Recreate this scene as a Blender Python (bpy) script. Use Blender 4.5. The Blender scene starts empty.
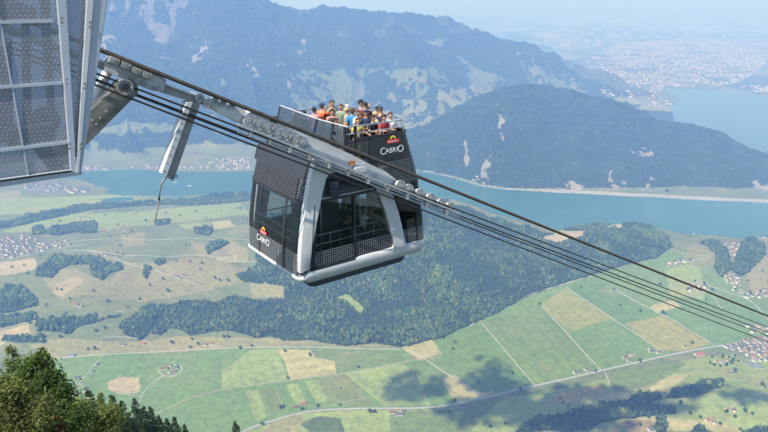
import bpy, bmesh, math, random
import numpy as np
from mathutils import Vector, Matrix
random.seed(7); rng = np.random.default_rng(11)
C = bpy.context.scene.collection
scene = bpy.context.scene
R = math.radians

# ------------------------------------------------------------------ camera model (pixel picks -> places in the world)
CAMZ = 1400.0
FPX = 650.0
TH = math.atan(221 / 650)
ST, CT = math.sin(TH), math.cos(TH)
def ray(x, y):
    u = (x - 384) / FPX; v = (216 - y) / FPX
    return np.array([u, CT + v * ST, -ST + v * CT])
def at_z(x, y, z=0.0):
    r = ray(x, y); t = (z - CAMZ) / r[2]
    return np.array([r[0] * t, r[1] * t])
def at_Y(x, y, Y):
    r = ray(x, y); t = Y / r[1]
    return np.array([r[0] * t, Y, CAMZ + r[2] * t])

# ------------------------------------------------------------------ noise
_perm = rng.permutation(512)
_perm = np.concatenate([_perm, _perm]); _val = rng.random(512) * 2 - 1
def vnoise(x, y):
    xi = np.floor(x).astype(np.int64); yi = np.floor(y).astype(np.int64)
    xf = x - xi; yf = y - yi
    xf = xf * xf * xf * (xf * (xf * 6 - 15) + 10); yf = yf * yf * yf * (yf * (yf * 6 - 15) + 10)
    def h(a, b): return _val[_perm[(_perm[a & 511] + b) & 511] & 511]
    a = h(xi, yi); b = h(xi + 1, yi); c = h(xi, yi + 1); d = h(xi + 1, yi + 1)
    return (a * (1 - xf) + b * xf) * (1 - yf) + (c * (1 - xf) + d * xf) * yf
def fbm(x, y, scale, octs=4, gain=.5, seed=0.0):
    s = np.zeros_like(x); amp = 1.0; f = 1.0 / scale; n = 0
    for k in range(octs):
        s += amp * vnoise(x * f + 17.3 * k + seed, y * f - 9.1 * k + seed * 1.7); n += amp; amp *= gain; f *= 2.03
    return s / n
def ridged(x, y, scale, octs=4, seed=0.0):
    s = np.zeros_like(x); amp = 1.0; f = 1.0 / scale; n = 0
    for k in range(octs):
        v = 1 - np.abs(vnoise(x * f + 11.3 * k + seed, y * f - 5.1 * k + seed * 1.3)) * 2
        s += amp * v; n += amp; amp *= .5; f *= 2.1
    return s / n
def smooth(a, b, x):
    t = np.clip((x - a) / (b - a), 0, 1); return t * t * (3 - 2 * t)
def inpoly(px, py, poly):
    ins = np.zeros(px.shape, bool); n = len(poly)
    x0, y0 = np.min(poly, 0); x1, y1 = np.max(poly, 0)
    m = (px >= x0) & (px <= x1) & (py >= y0) & (py <= y1)
    if not m.any(): return ins
    qx, qy = px[m], py[m]; r = np.zeros(qx.shape, bool)
    for i in range(n):
        ax, ay = poly[i]; bx, by = poly[(i + 1) % n]
        if ay == by: continue
        c = ((ay > qy) != (by > qy)) & (qx < (bx - ax) * (qy - ay) / (by - ay) + ax)
        r ^= c
    ins[m] = r
    return ins
def segdist(px, py, pts, closed=False, side=False):
    """distance to a polyline and the parameter along it"""
    best = np.full(px.shape, 1e12); par = np.zeros(px.shape); ny = np.zeros(px.shape)
    n = len(pts)
    for i in range(n if closed else n - 1):
        ax, ay = pts[i][:2]; bx, by = pts[(i + 1) % n][:2]
        dx, dy = bx - ax, by - ay; L = dx * dx + dy * dy + 1e-9
        t = np.clip(((px - ax) * dx + (py - ay) * dy) / L, 0, 1)
        d = (px - ax - t * dx) ** 2 + (py - ay - t * dy) ** 2
        m = d < best; best[m] = d[m]; par[m] = (i + t)[m]
        if side: ny[m] = (ay + t * dy)[m]
    return (np.sqrt(best), par, ny) if side else (np.sqrt(best), par)
def P0(lst, z=0.0): return [tuple(at_z(x, y, z)) for x, y in lst]

# ------------------------------------------------------------------ the lie of the land
LAKE1 = P0([(-60,171),(0,171),(75,172),(130,169.5),(200,172),(250,171),(330,168),(428,172),(455,178),(480,186),(500,189),(560,193),(620,196),
            (700,200),(768,203),(900,212),(1050,222),(1050,252),(900,244),(800,238),(768,236),(755,238),(740,240),(722,241),(700,240),
            (684,243),(672,240),(655,232),(630,228),(600,230),(560,236),(530,233),(500,226),(470,218),(430,205),(340,197),(250,192.5),(200,194.5),
            (175,196.5),(140,195),(122,195.5),(104,193),(112,187.5),(96,186),(86,181),(74,178),(-60,177)])
LAKE2 = P0([(664,88),(700,90),(745,91),(768,98),(900,112),(1100,130),(1100,200),(900,190),(768,185),(700,160),(676,125),(672,108),(681,99)])
LAKE3 = P0([(103,199),(118,197.5),(132,197),(134,199.5),(118,202),(104,202.5)])
def ridge(lst, w, pw): return dict(p=np.array([at_Y(*q) for q in lst]), w=w, pw=pw)
RIDGES = [
    ridge([(-420,-40,7000),(-200,-70,8300),(-60,-55,8500),(0,-50,8500),(60,-38,8400),(110,-48,8500),(160,-28,8450),(215,-34,8600),(255,-12,8700),(300,0,8800),(340,5,9000),(385,9,9200),
           (420,16,9350),(450,21,9500),(490,33,9600),(520,42,9600),(560,54,9600),(600,66,9600),(640,84,9400),(668,106,9100)], 3350, 1.25),
    ridge([(385,9,9200),(400,40,8300),(430,75,7600),(470,100,7000),(500,112,6700)], 1700, 1.3),
    ridge([(215,-34,8600),(230,25,7800),(250,75,7000),(262,120,6200)], 1000, 1.3),
    ridge([(60,-38,8400),(100,30,7500),(120,90,6600),(130,140,5800)], 1000, 1.3),
    ridge([(400,186,5000),(418,160,5300),(440,132,5600),(462,112,5750),(480,100,5800),(505,87,6000),(530,84,6100),(560,89,6100),(585,96,6050),(600,99,6000),
           (640,107,5900),(690,118,5700),(720,132,5600),(750,150,5400),(775,166,5300),(830,190,5200)], 1380, 0.95),
    ridge([(236,236,3500),(262,216,3650),(330,200,3720),(425,197,3760),(455,206,3700),(480,214,3650),(505,223,3600),(530,229,3560),(560,236,3520),(590,224,3600),(630,221.5,3640),
           (652,229,3560),(668,241,3450)], 900, 0.9),
]
RIDGES[5]['noise'] = .35
HILLS = [  # soft pasture hills west of the wood: x, y pixel of their middle, radius in metres, height
    (60,300,520,70),(180,285,420,60),(20,345,330,50),(140,245,600,55),(240,250,420,60),(90,330,300,36),(215,325,330,30),(0,262,500,36),(300,325,300,46),
    (720,415,220,34),(640,425,200,30),(560,425,200,30),(768,275,380,40),(700,265,300,22),(770,410,260,36),(480,435,160,16)]
HILLS = [(*at_z(a, b), r, h) for a, b, r, h in HILLS]
def H(x, y, quick=False):
    x = np.asarray(x, float); y = np.asarray(y, float)
    r = np.hypot(x, y)
    far = smooth(9500, 16000, y)
    base = 5 + 1.2 * fbm(x, y, 500, 2) + far * (25 + 70 * np.clip(fbm(x, y, 3200, 4, seed=3) + .25, 0, 1))
    base += smooth(22000, 60000, r) * (260 + 260 * fbm(x, y, 9000, 3, seed=5))
    for L, band in ((LAKE1, 90), (LAKE2, 200), (LAKE3, 30)):
        L = np.array(L)
        near = (x > L[:, 0].min() - 400) & (x < L[:, 0].max() + 400) & (y > L[:, 1].min() - 400) & (y < L[:, 1].max() + 400)
        if near.any():
            dd, _ = segdist(x[near], y[near], L, True)
            ins = inpoly(x[near], y[near], L); dd = np.where(ins, -dd, dd)
            dd = dd + 14 * fbm(x[near], y[near], 160, 3, seed=9)
            bn = base[near]
            base[near] = np.where(dd < 0, np.maximum(-14, dd * .25) - .8, bn * np.clip(dd / band, .12, 1))
    land = base > 0
    L1 = np.array(LAKE1); sd1 = np.full(x.shape, 1e6); sd2 = np.full(x.shape, 1e6); L2 = np.array(LAKE2); nb = (y > 6000) & (y < 14500) & (x > L2[:, 0].min() - 400) & (x < L2[:, 0].max() + 400)
    if nb.any():
        dd, _ = segdist(x[nb], y[nb], L2, True); sd2[nb] = np.where(inpoly(x[nb], y[nb], L2), -dd, dd)
    nb = (y > 2500) & (y < 6300) & (x > L1[:, 0].min() - 300) & (x < L1[:, 0].max() + 300)
    if nb.any():
        dd, _ = segdist(x[nb], y[nb], L1, True); sd1[nb] = np.where(inpoly(x[nb], y[nb], L1), -dd, dd)
    hill = np.zeros_like(x)
    for hx, hy, hr, hh in HILLS:
        d = np.hypot(x - hx, y - hy) / hr
        hill += hh * np.exp(-d * d * 1.3)
    hill *= (1 + .5 * fbm(x, y, 420, 3, seed=2))
    base = np.where(land, base + hill * smooth(0, 12, base + 4), base)
    top = np.zeros_like(x)
    for k, rg in enumerate(RIDGES):
        p = rg['p']
        d_, t_ = None, None
        bb = (x > p[:, 0].min() - rg['w'] * 1.3) & (x < p[:, 0].max() + rg['w'] * 1.3) & (y > p[:, 1].min() - rg['w'] * 1.3) & (y < p[:, 1].max() + rg['w'] * 1.3)
        if not bb.any(): continue
        xb, yb = x[bb], y[bb]
        small = k == 5; g = np.zeros(xb.shape)
        wob = rg['w'] * (1 + (.22 if not small else .15) * fbm(xb, yb, 1100 if not small else 500, 3, seed=k))
        for i in range(len(p) - 1):
            ax, ay, az_ = p[i]; bx, by, bz_ = p[i + 1]; dx, dy = bx - ax, by - ay
            t = np.clip(((xb - ax) * dx + (yb - ay) * dy) / (dx * dx + dy * dy), 0, 1)
            d = np.hypot(xb - ax - t * dx, yb - ay - t * dy)
            if small: d = np.where(yb > ay + t * dy, d * 3.4, d)
            hs = az_ + (bz_ - az_) * t; ws = wob * (1 if small else np.clip(hs / rg['p'][:, 2].max(), .05, 1) ** (.9 if k == 0 else .7))
            g = np.maximum(g, hs * np.clip(1 - d / ws, 0, 1) ** rg['pw'])
        top[bb] = np.maximum(top[bb], g * smooth(-10, 90 if small else 150 if k == 4 else 260, sd1[bb]) * smooth(0, 300, sd2[bb]))
    m = top > 1
    if m.any():
        tx, ty, tt = x[m], y[m], top[m]
        a = smooth(0, 350, tt)
        crest = smooth(0, 260, tt)
        n = a * (150 * (ridged(tx, ty, 1500, 4, seed=1) - .45) + 58 * (ridged(tx, ty, 330, 3, seed=4) - .4)) + (1 - a) * smooth(0, 60, tt) * 16 * fbm(tx, ty, 260, 3, seed=6)
        cap = smooth(20, 120, tt)
        top[m] = tt + n * cap
    z = np.maximum(base, np.where(top > 1, top + np.minimum(base, 6), -99))
    # the mountain flank right under the viewpoint
    flank = CAMZ - 6.5 - .8 * r + np.clip(r, 0, 60) / 60 * 1.5 * fbm(x, y, 9, 3, seed=8) + np.clip(r / 400, 0, 1) * 10 * fbm(x, y, 120, 3, seed=12)
    back = y < 0
    flank = np.where(back, np.maximum(flank, CAMZ - 6.5 - .35 * r), flank)
    return np.maximum(z, flank)
_DQ = []
def drape(lst):
    """pixel picks -> points on the terrain (first hit along the sight line)"""
    lst = np.array(lst, float)
    r = np.stack([ray(a, b) for a, b in lst])
    ts = np.concatenate([np.arange(1850, 5000, 16), np.arange(5000, 14000, 40), np.arange(14000, 40000, 400)]).astype(float)
    X = r[:, :1] * ts; Y = r[:, 1:2] * ts; Z = CAMZ + r[:, 2:] * ts
    hit = Z < H(X.ravel(), Y.ravel(), True).reshape(X.shape)
    k = np.where(hit.any(1), hit.argmax(1), len(ts) - 1)
    t0, t1 = ts[np.maximum(k - 1, 0)], ts[k]
    for _ in range(6):
        tm = (t0 + t1) / 2
        below = CAMZ + r[:, 2] * tm < H(r[:, 0] * tm, r[:, 1] * tm, True)
        t1 = np.where(below, tm, t1); t0 = np.where(below, t0, tm)
    t = (t0 + t1) / 2
    return np.stack([r[:, 0] * t, r[:, 1] * t, CAMZ + r[:, 2] * t], 1)
def DP(lst): return drape(lst)[:, :2]

# ------------------------------------------------------------------ node helpers
def mat(name):
    m = bpy.data.materials.new(name); m.use_nodes = True
    nt = m.node_tree; b = nt.nodes['Principled BSDF']
    return m, nt, b
def nd(nt, kind, **kw):
    n = nt.nodes.new(kind)
    for k, v in kw.items():
        if k in n.inputs.keys() if hasattr(n.inputs, 'keys') else False: n.inputs[k].default_value = v
        else: setattr(n, k, v)
    return n
def simple(name, col, rough=.6, metal=0.0, var=.12, scale=3.0, bump=0.0, spec=None, coat=0.0):
    m, nt, b = mat(name)
    tc = nd(nt, 'ShaderNodeTexCoord'); no = nd(nt, 'ShaderNodeTexNoise'); no.inputs['Scale'].default_value = scale; no.inputs['Detail'].default_value = 5
    nt.links.new(tc.outputs['Object'], no.inputs['Vector'])
    mr = nd(nt, 'ShaderNodeMapRange'); mr.inputs['From Min'].default_value = .3; mr.inputs['From Max'].default_value = .7
    mr.inputs['To Min'].default_value = 1 - var; mr.inputs['To Max'].default_value = 1 + var
    nt.links.new(no.outputs['Fac'], mr.inputs['Value'])
    mx = nd(nt, 'ShaderNodeVectorMath', operation='SCALE'); mx.inputs[0].default_value = col[:3]
    nt.links.new(mr.outputs['Result'], mx.inputs['Scale']); nt.links.new(mx.outputs[0], b.inputs['Base Color'])
    b.inputs['Roughness'].default_value = rough; b.inputs['Metallic'].default_value = metal
    if spec is not None: b.inputs['Specular IOR Level'].default_value = spec
    if coat: b.inputs['Coat Weight'].default_value = coat
    if bump:
        bp = nd(nt, 'ShaderNodeBump'); bp.inputs['Strength'].default_value = bump; nt.links.new(no.outputs['Fac'], bp.inputs['Height']); nt.links.new(bp.outputs[0], b.inputs['Normal'])
    return m
def mesh_np(name, v, f, m=None, parent=None, smooth_=False, attrs=None, loc=None):
    """v (n,3), f (k,3|4) arrays"""
    me = bpy.data.meshes.new(name); v = np.asarray(v, np.float32); f = np.asarray(f, np.int32)
    me.vertices.add(len(v)); me.vertices.foreach_set('co', v.ravel())
    k = f.shape[1]; me.loops.add(f.size); me.loops.foreach_set('vertex_index', f.ravel())
    me.polygons.add(len(f)); me.polygons.foreach_set('loop_start', np.arange(0, f.size, k, dtype=np.int32))
    me.polygons.foreach_set('loop_total', np.full(len(f), k, np.int32))
    if smooth_: me.polygons.foreach_set('use_smooth', np.ones(len(f), bool))
    for an, arr in (attrs or {}).items():
        a = me.color_attributes.new(an, 'FLOAT_COLOR', 'POINT')
        c = np.ones((len(v), 4), np.float32); c[:, :3] = arr; a.data.foreach_set('color', c.ravel())
    me.update(calc_edges=True)
    if m: me.materials.append(m)
    o = bpy.data.objects.new(name, me); C.objects.link(o)
    if parent: o.parent = parent
    if loc is not None: o.location = loc
    return o
def tag(o, label=None, cat=None, group=None, kind=None):
    if label: o['label'] = label
    if cat: o['category'] = cat
    if group: o['group'] = group
    if kind: o['kind'] = kind
    return o
# ------------------------------------------------------------------ land cover
G = (.105, .185, .066); LG = (.185, .25, .085); YL = (.33, .30, .135); TN = (.36, .28, .16); PG = (.16, .19, .085); BR = (.27, .22, .125); DG = (.075, .125, .05)
FIELDS = [  # colour, outline picked on the photograph
    (G, [(40,361),(130,353),(250,348),(402,349),(425,338),(470,325),(500,308),(560,286),(602,272),(640,264),(672,250),(700,262),(768,300),(768,340),(700,350),(560,380),(500,393),(430,408),(340,409),(290,414),(240,432),(60,432),(30,400)]),
    (LG, [(250,350),(278,348),(288,380),(250,386),(222,389),(222,371)]),
    (YL, [(277,349),(312,350),(315,357),(335,361),(336,373),(290,380),(285,362)]),
    ((.13,.20,.07), [(315,350),(400,351),(404,359),(338,372),(336,361),(316,357)]),
    (YL, [(403,349),(409,339),(431,338),(442,354),(419,360)]),
    (LG, [(246,391),(258,389),(267,417),(257,422)]),
    ((.13,.2,.075), [(258,389),(275,387),(283,409),(267,416)]),
    (LG, [(286,385),(297,383),(306,402),(296,405)]),
    (LG, [(305,382),(318,379),(330,401),(317,403)]),
    ((.14,.2,.075), [(318,379),(350,373),(372,404),(330,405)]),
    (YL, [(440,379),(454,375),(479,392),(497,392),(472,401),(456,403)]),
    (LG, [(345,374),(400,363),(420,376),(430,405),(385,406)]),
    ((.15,.21,.08), [(523,327),(556,321),(561,336),(534,338)]),
    (YL, [(549,334),(567,332),(597,368),(586,371)]),
    ((.12,.21,.07), [(481,321),(541,304),(563,330),(600,370),(560,379),(536,384)]),
    ((.10,.2,.07), [(567,288),(607,282),(664,310),(690,330),(655,349),(612,318)]),
    ((.20,.25,.09), [(541,304),(566,288),(612,318),(570,332)]),
    ((.22,.25,.09), [(625,323),(662,315),(711,343),(686,351),(656,350)]),
    (YL, [(650,306),(672,300),(682,306),(656,313)]),
    (LG, [(665,270),(700,262),(705,300),(670,295)]),
    ((.17,.21,.09), [(690,246),(718,244),(722,262),(700,268),(682,262)]),
    (BR, [(745,272),(768,250),(768,290),(752,292)]),
    # south of the main road
    (LG, [(300,414),(345,410),(430,410),(470,406),(520,396),(600,380),(700,357),(768,352),(768,432),(245,432)]),
    ((.12,.19,.07), [(605,375),(690,360),(672,375),(640,392),(612,392)]),
    ((.12,.19,.07), [(390,412),(455,409),(500,400),(470,432),(390,432)]),
    (YL, [(585,402),(612,392),(640,392),(668,376),(690,375),(668,390),(640,400),(600,412)]),
    (YL, [(600,430),(640,416),(700,420),(740,428),(740,432)]),
    (BR, [(275,420),(300,415),(310,425),(290,432),(262,432)]),
    (DG, [(300,424),(318,416),(340,418),(345,432),(310,432)]),
    ((.21,.2,.10), [(610,428),(625,420),(650,420),(660,432),(612,432)]),
    ((.3,.26,.14), [(560,392),(600,385),(606,392),(580,402),(540,408)]),
    (TN, [(108,382),(120,377),(138,377),(141,387),(137,393),(118,394),(108,389)]),
    # pasture hills to the west
    (BR, [(50,360),(120,352),(250,347),(400,347),(400,343),(300,340),(250,338),(180,336),(130,342),(60,338),(30,345)]),
    (TN, [(0,345),(30,335),(28,325),(0,332)]),
    (TN, [(82,306),(100,300),(135,297),(150,302),(140,312),(118,312),(95,306)]),
    (BR, [(40,275),(58,268),(75,268),(92,276),(110,282),(125,262),(160,262),(200,272),(215,290),(150,300),(90,300),(52,302),(42,290)]),
    (TN, [(0,262),(35,258),(38,268),(10,275),(0,275)]),
    (TN, [(55,285),(78,275),(82,282),(62,297),(52,295)]),
    (LG, [(0,232),(60,214),(130,212),(240,203),(250,214),(180,222),(110,230),(40,232)]),
    (YL, [(212,222),(230,220),(236,226),(215,229)]),
    (BR, [(120,235),(145,232),(143,245),(125,248)]),
    (LG, [(178,224),(210,222),(215,230),(190,230)]),
    (BR, [(190,240),(205,245),(230,240),(248,250),(248,262),(200,258)]),
    (YL, [(215,258),(235,255),(238,262),(218,264)]),
    (BR, [(160,262),(200,258),(248,268),(245,282),(200,290),(170,278)]),
    (PG, [(0,276),(40,275),(60,300),(150,302),(215,290),(240,298),(220,302),(130,312),(40,312),(0,290)]),
    (BR, [(250,281),(284,281),(284,299),(270,297),(252,299)]),
    (TN, [(300,294),(316,292),(318,300),(302,302)]),
    # flats by the lake
    (LG, [(0,215),(0,198),(60,197),(110,195),(140,196),(160,200),(100,205),(50,212)]),
    ((.2,.23,.1), [(90,199),(140,196),(165,199),(130,203)]),
    (BR, [(0,192),(20,190),(22,197),(0,199)]),
    (TN, [(538,238),(562,230.5),(586,231),(581,238),(557,243)]),
    (LG, [(337,297),(348,294),(358,302),(364,308),(361,314),(349,305)]),
    (TN, [(606,226),(620,224),(622,228),(608,229)]),
    # clearings and pastures on the mountain sides
    ((.15,.175,.085), [(100,128),(130,122),(160,120),(178,126),(160,134),(120,136),(100,134)]),
    ((.15,.16,.09), [(165,150),(180,142),(195,146),(215,162),(215,168),(150,168)]),
    ((.15,.175,.085), [(212,145),(240,142),(250,150),(250,168),(225,166)]),
    ((.15,.175,.085), [(80,140),(98,142),(95,165),(80,168)]),
    ((.19,.20,.11), [(372,100),(392,92),(425,100),(432,118),(418,130),(400,130),(382,118)]),
    ((.19,.20,.11), [(436,100),(452,84),(470,86),(490,88),(478,98),(450,105)]),
    ((.15,.175,.085), [(378,68),(395,72),(430,76),(450,83),(425,84),(395,78)]),
    ((.15,.175,.085), [(528,68),(560,72),(585,84),(640,98),(650,106),(610,98),(560,86),(535,84)]),
    ((.14,.165,.08), [(470,70),(500,72),(520,80),(495,82)]),
    ((.14,.165,.08), [(425,40),(450,40),(440,48)]),
    ((.14,.165,.08), [(505,50),(530,54),(540,58),(515,56)]),
]
ROCKS = [[(189,58),(205,40),(212,43),(206,54),(192,64)],[(214,62),(220,52),(216,66)],[(100,8),(115,5),(118,14),(102,18)],
         [(240,68),(250,60),(262,80),(254,78)],[(206,84),(216,76),(210,90)],[(300,40),(308,44),(302,66),(296,60)],[(311,55),(320,58),(318,68)],
         [(97,42),(112,32),(120,42),(104,52)],[(186,92),(192,88),(196,96),(188,100)],[(285,75),(292,72),(296,86),(288,88)],
         [(463,138),(466,138),(470,156),(466,160)],[(497,104),(502,108),(504,140),(500,142)],[(482,162),(492,160),(496,178),(486,182),(480,172)],
         [(566,184),(574,180),(582,184),(578,191),(566,191)],[(607,170),(618,174),(626,180),(630,191),(610,188)],[(640,182),(650,178),(664,188),(660,193),(640,190)],
         [(630,150),(648,148),(655,156),(636,160)],[(752,180),(768,186),(768,192),(756,190)],[(720,164),(738,166),(728,169)],[(428,150),(432,148),(434,158)]]
WOODS = {
 'hill': [[(256,262),(250,272),(268,284),(284,286),(285,300),(258,301),(240,299),(232,296),(215,303),(190,300),(150,306),(130,317),(118,326),(124,334),(140,340),(150,333),(160,335),
      (170,328),(182,330),(190,336),(205,333),(225,330),(240,333),(258,338),(270,336),(285,341),(310,340),(345,346),(375,343),(400,347),(440,338),(470,325),(490,316),
      (520,300),(560,284),(600,272),(636,262),(655,258),(672,247),(668,238),(652,228),(630,220.6),(590,223),(560,234),(530,228),(505,222),(480,213),(455,205),(425,196),(330,199),(262,215)]],
 'strip': [[(0,229),(0,223),(40,213),(80,205.5),(130,202.5),(180,199.5),(250,191.5),(256,200),(200,205),(160,205),(130,207),(90,210),(50,219)]],
 'west': [[(35,276),(36,269),(46,262),(52,255),(62,255),(70,259),(70,264),(60,270),(52,278)],[(70,259),(88,258),(90,264),(70,265)],[(88,257),(98,258),(112,264),(120,262),(123,270),(110,273),(104,281),(92,275)],
          [(45,233),(56,226),(76,222),(78,232),(58,236)],[(78,222),(96,224),(96,233),(80,233)],[(33,228),(42,227),(43,234),(34,235)],
          [(0,290),(8,284),(20,286),(36,298),(38,306),(22,310),(0,313)],[(0,318),(20,314),(37,313),(38,320),(15,325),(0,328)],[(36,331),(37,322),(60,318),(96,314),(98,322),(78,327),(72,334),(52,331)],
          [(1,341),(3,335),(20,336),(45,338),(44,343),(20,343)],[(96,320),(120,314),(122,317),(100,321)],[(143,275),(146,266),(151,268),(147,280)],[(155,221),(170,219),(170,224),(156,226)],
          [(194,229),(206,226),(214,230),(208,236),(195,233)],[(205,248),(215,241),(230,242),(218,249),(208,255)],[(236,276),(250,268),(270,274),(262,284),(246,282)],[(155,262),(161,259),(166,263),(158,266)]],
 'shore': [[(699,243),(704,240),(716,240),(722,245),(728,255),(730,270),(722,278),(716,272),(717,256),(709,247)],[(733,271),(736,260),(741,246),(753,236),(757,240),(765,247),(762,258),(748,272),(740,276)],
           [(768,238),(760,236),(768,233)]],
 'south': [[(515,432),(530,421),(545,417),(575,412),(600,404),(628,400),(640,392),(658,392),(662,399),(650,403),(675,408),(676,414),(650,416),(615,419),(598,424),(590,432)],
           [(666,398),(671,389),(690,388),(706,382),(722,380),(722,387),(700,395),(680,398)],[(655,416),(664,418),(668,432),(656,432)],[(742,432),(756,426),(780,426),(780,440),(742,440)],[(690,432),(700,424),(712,432)]],
}
WOODS_W = {k: [DP(p) for p in v] for k, v in WOODS.items()}
FIELDS_W = [(c, DP(p)) for c, p in FIELDS]
ROCKS_W = [DP(p) for p in ROCKS]
TOWNS_W = [DP(p) for p in [[(560,60),(600,38),(700,34),(768,40),(768,92),(700,88),(664,87),(676,98),(668,106),(640,96),(600,82)],[(20,183),(60,181),(90,186),(86,195),(30,196)],[(0,238),(30,233),(50,240),(46,254),(0,262)],
           [(80,166),(250,167),(250,171),(80,171)],[(720,241),(740,240),(736,258),(730,256)],[(722,346),(768,339),(768,362),(740,360)]]]

# ------------------------------------------------------------------ terrain sheet: fans out from the mountain under the viewpoint to the horizon
WARM = {G: (.15, .235, .07), LG: (.25, .31, .10), YL: (.40, .36, .16), PG: (.185, .205, .085), BR: (.265, .25, .115), DG: (.09, .13, .05), TN: (.40, .33, .19)}
FIELDS_W = [(WARM[c] if c in WARM else ((c[0] * 1.3, c[1] * 1.08, c[2] * .95) if p[:, 1].max() < 4400 else c), p) for c, p in FIELDS_W]
def terrain():
    az = np.concatenate([np.linspace(-math.pi, -.86, 60, endpoint=False), np.linspace(-.86, -.58, 150, endpoint=False), np.linspace(-.58, .58, 1060, endpoint=False), np.linspace(.58, .86, 150, endpoint=False), np.linspace(.86, math.pi, 60)])
    rr = [2.0]
    while rr[-1] < 1750: rr.append(rr[-1] * 1.06)
    rr[-1] = 1750
    while rr[-1] < 12500: rr.append(rr[-1] * 1.0029)
    while rr[-1] < 130000: rr.append(rr[-1] * 1.012)
    rr = np.array(rr)
    A, RR = np.meshgrid(az, rr)
    X = (np.sin(A) * RR).ravel(); Y = (np.cos(A) * RR).ravel()
    Z = H(X, Y)
    n = len(az); m = len(rr)
    i = np.arange((m - 1) * n).reshape(m - 1, n)[:, :-1].ravel()
    F = np.stack([i, i + 1, i + n + 1, i + n], 1)
    col = np.zeros((len(X), 3)); col[:] = PG
    r = np.hypot(X, Y)
    # open country far off: mixed fields and woods
    fld = fbm(X, Y, 700, 3, seed=21); wd = fbm(X, Y, 1500, 4, seed=22)
    farm = Y > 7200
    col[farm & (fld > .1)] = (.24, .25, .12); col[farm & (fld < -.2)] = (.12, .18, .07); col[farm & (wd > .12)] = (.035, .06, .03)
    # mountain sides: wood with pastures and rock
    S = np.gradient(Z.reshape(m, n), axis=0) / np.maximum(np.gradient(RR, axis=0), 1)
    steep = np.abs(S).ravel()
    mt = (Z > np.where((X > -300) & (Y < 7000), 9 + 5 * fbm(X, Y, 120, 2), 60)) & (Y > 4500) & (r < 14000)
    col[mt] = (.03, .055, .026)
    pn = fbm(X, Y, 420, 4, seed=31) + .25 * fbm(X, Y, 90, 2, seed=33)
    big = fbm(X, Y, 2200, 2, seed=32)
    west = X < -200
    alp = mt & (Z < 560) & (Z > 60) & (pn + .35 * fbm(X, Y, 55, 3, seed=94) - .16 + .5 * big + np.where(Y + .25 * X < 6700, -.5 * smooth(-700, 0, X), 0) > .27) & (Y > 5200)
    col[alp] = (.125, .155, .075)
    alp2 = mt & (Z > 900) & (pn + .4 * big > .36); col[alp2] = (.055, .08, .042)
    rk = mt & (ridged(X, Y, 260, 4, seed=35) * .6 + .9 * fbm(X, Y, 900, 3, seed=36) > .80) & (Z > 350) & (steep > .3)
    col[rk] = (.15, .15, .14)
    for fi, (c, p) in enumerate(FIELDS_W):
        q = inpoly(X, Y, p)
        if fi and p[:, 1].max() < 3300 and q.any() and c not in (WARM[BR], WARM[TN], WARM[PG]):
            e = np.roll(p, -1, 0) - p; k = np.hypot(e[:, 0], e[:, 1]).argmax(); d = e[k] / np.hypot(*e[k])
            s = (X[q] * -d[1] + Y[q] * d[0] + 3 * fbm(X[q], Y[q], 90, 2)) / (17 + 5 * (fi % 4))
            st = np.sign(np.sin(s * math.pi)) * (.012 + .014 * ((fi * 7) % 3)) + .05 * vnoise(s * 1.0, s * 0 + fi)
            col[q] = np.array(c) * (1 + st)[:, None]
        elif p[:, 1].mean() > 4900: col[q & (pn + .8 * fbm(X, Y, 60, 2, seed=93) > -.12)] = c
        else: col[q] = c
    for p in ROCKS_W:
        x0 = p[:, 0].min(); jx = X + 26 * fbm(X, Y, 60, 3, seed=41); jy = Y + 70 * fbm(X, Y, 60, 3, seed=42)
        col[inpoly(jx, jy, p) & (fbm(X, Y, 45, 3, seed=44) > -.05)] = (.24, .23, .21)
    for k, ps in WOODS_W.items():
        for p in ps: col[inpoly(X + 6 * fbm(X, Y, 30, 2), Y, p)] = (.03, .055, .025)
    for t, p in enumerate(TOWNS_W):
        q = inpoly(X, Y, p); col[q] = col[q] * .5 + np.array((.16, .155, .14)) * .5
    cls = np.zeros(len(X), int)
    cls[mt & (np.abs(col - (.03, .055, .026)).sum(1) < 1e-6)] = 2
    for ps in WOODS_W.values():
        for p in ps: cls[inpoly(X + 6 * fbm(X, Y, 30, 2), Y, p)] = 1
    for (c, p), (_, pp) in zip(FIELDS_W, FIELDS):
        if pp[0] in ((337,297), (538,238), (606,226)): q = inpoly(X, Y, p); cls[q] = 0; col[q] = c
    # shingle shore
    sh = (Z > -.5) & (Z < 4) & (Y > 3500) & (Y < 5600); col[sh & (X > 0)] = (.36, .34, .3)
    col[Z < -.5] = (.1, .16, .13)
    fl = r < 1745; col[fl] = (.06, .085, .03)
    # every field a little uneven: mowing and dry patches
    v = 1 + .11 * fbm(X, Y, 260, 4, seed=51) + .10 * fbm(X, Y, 28, 3, seed=52)
    dry = smooth(.05, .5, fbm(X, Y, 170, 4, seed=53)) * (col[:, 1] > .1) * (Z > 0) * (r < 6500) * np.where((col[:, 1] > .215) & (col[:, 0] < .2), .25, 1)
    col = col * v[:, None]
    col = col * (1 - .42 * dry[:, None]) + np.array((.32, .26, .14)) * .42 * dry[:, None]
    m_, nt, b = mat('land')
    at = nd(nt, 'ShaderNodeAttribute', attribute_name='cover'); tc = nd(nt, 'ShaderNodeTexCoord')
    no = nd(nt, 'ShaderNodeTexNoise'); no.inputs['Scale'].default_value = .05; no.inputs['Detail'].default_value = 8; no.inputs['Roughness'].default_value = .65
    nt.links.new(tc.outputs['Object'], no.inputs['Vector'])
    mr = nd(nt, 'ShaderNodeMapRange'); mr.inputs['From Min'].default_value = .3; mr.inputs['From Max'].default_value = .7; mr.inputs['To Min'].default_value = .72; mr.inputs['To Max'].default_value = 1.28
    nt.links.new(no.outputs['Fac'], mr.inputs['Value'])
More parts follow.
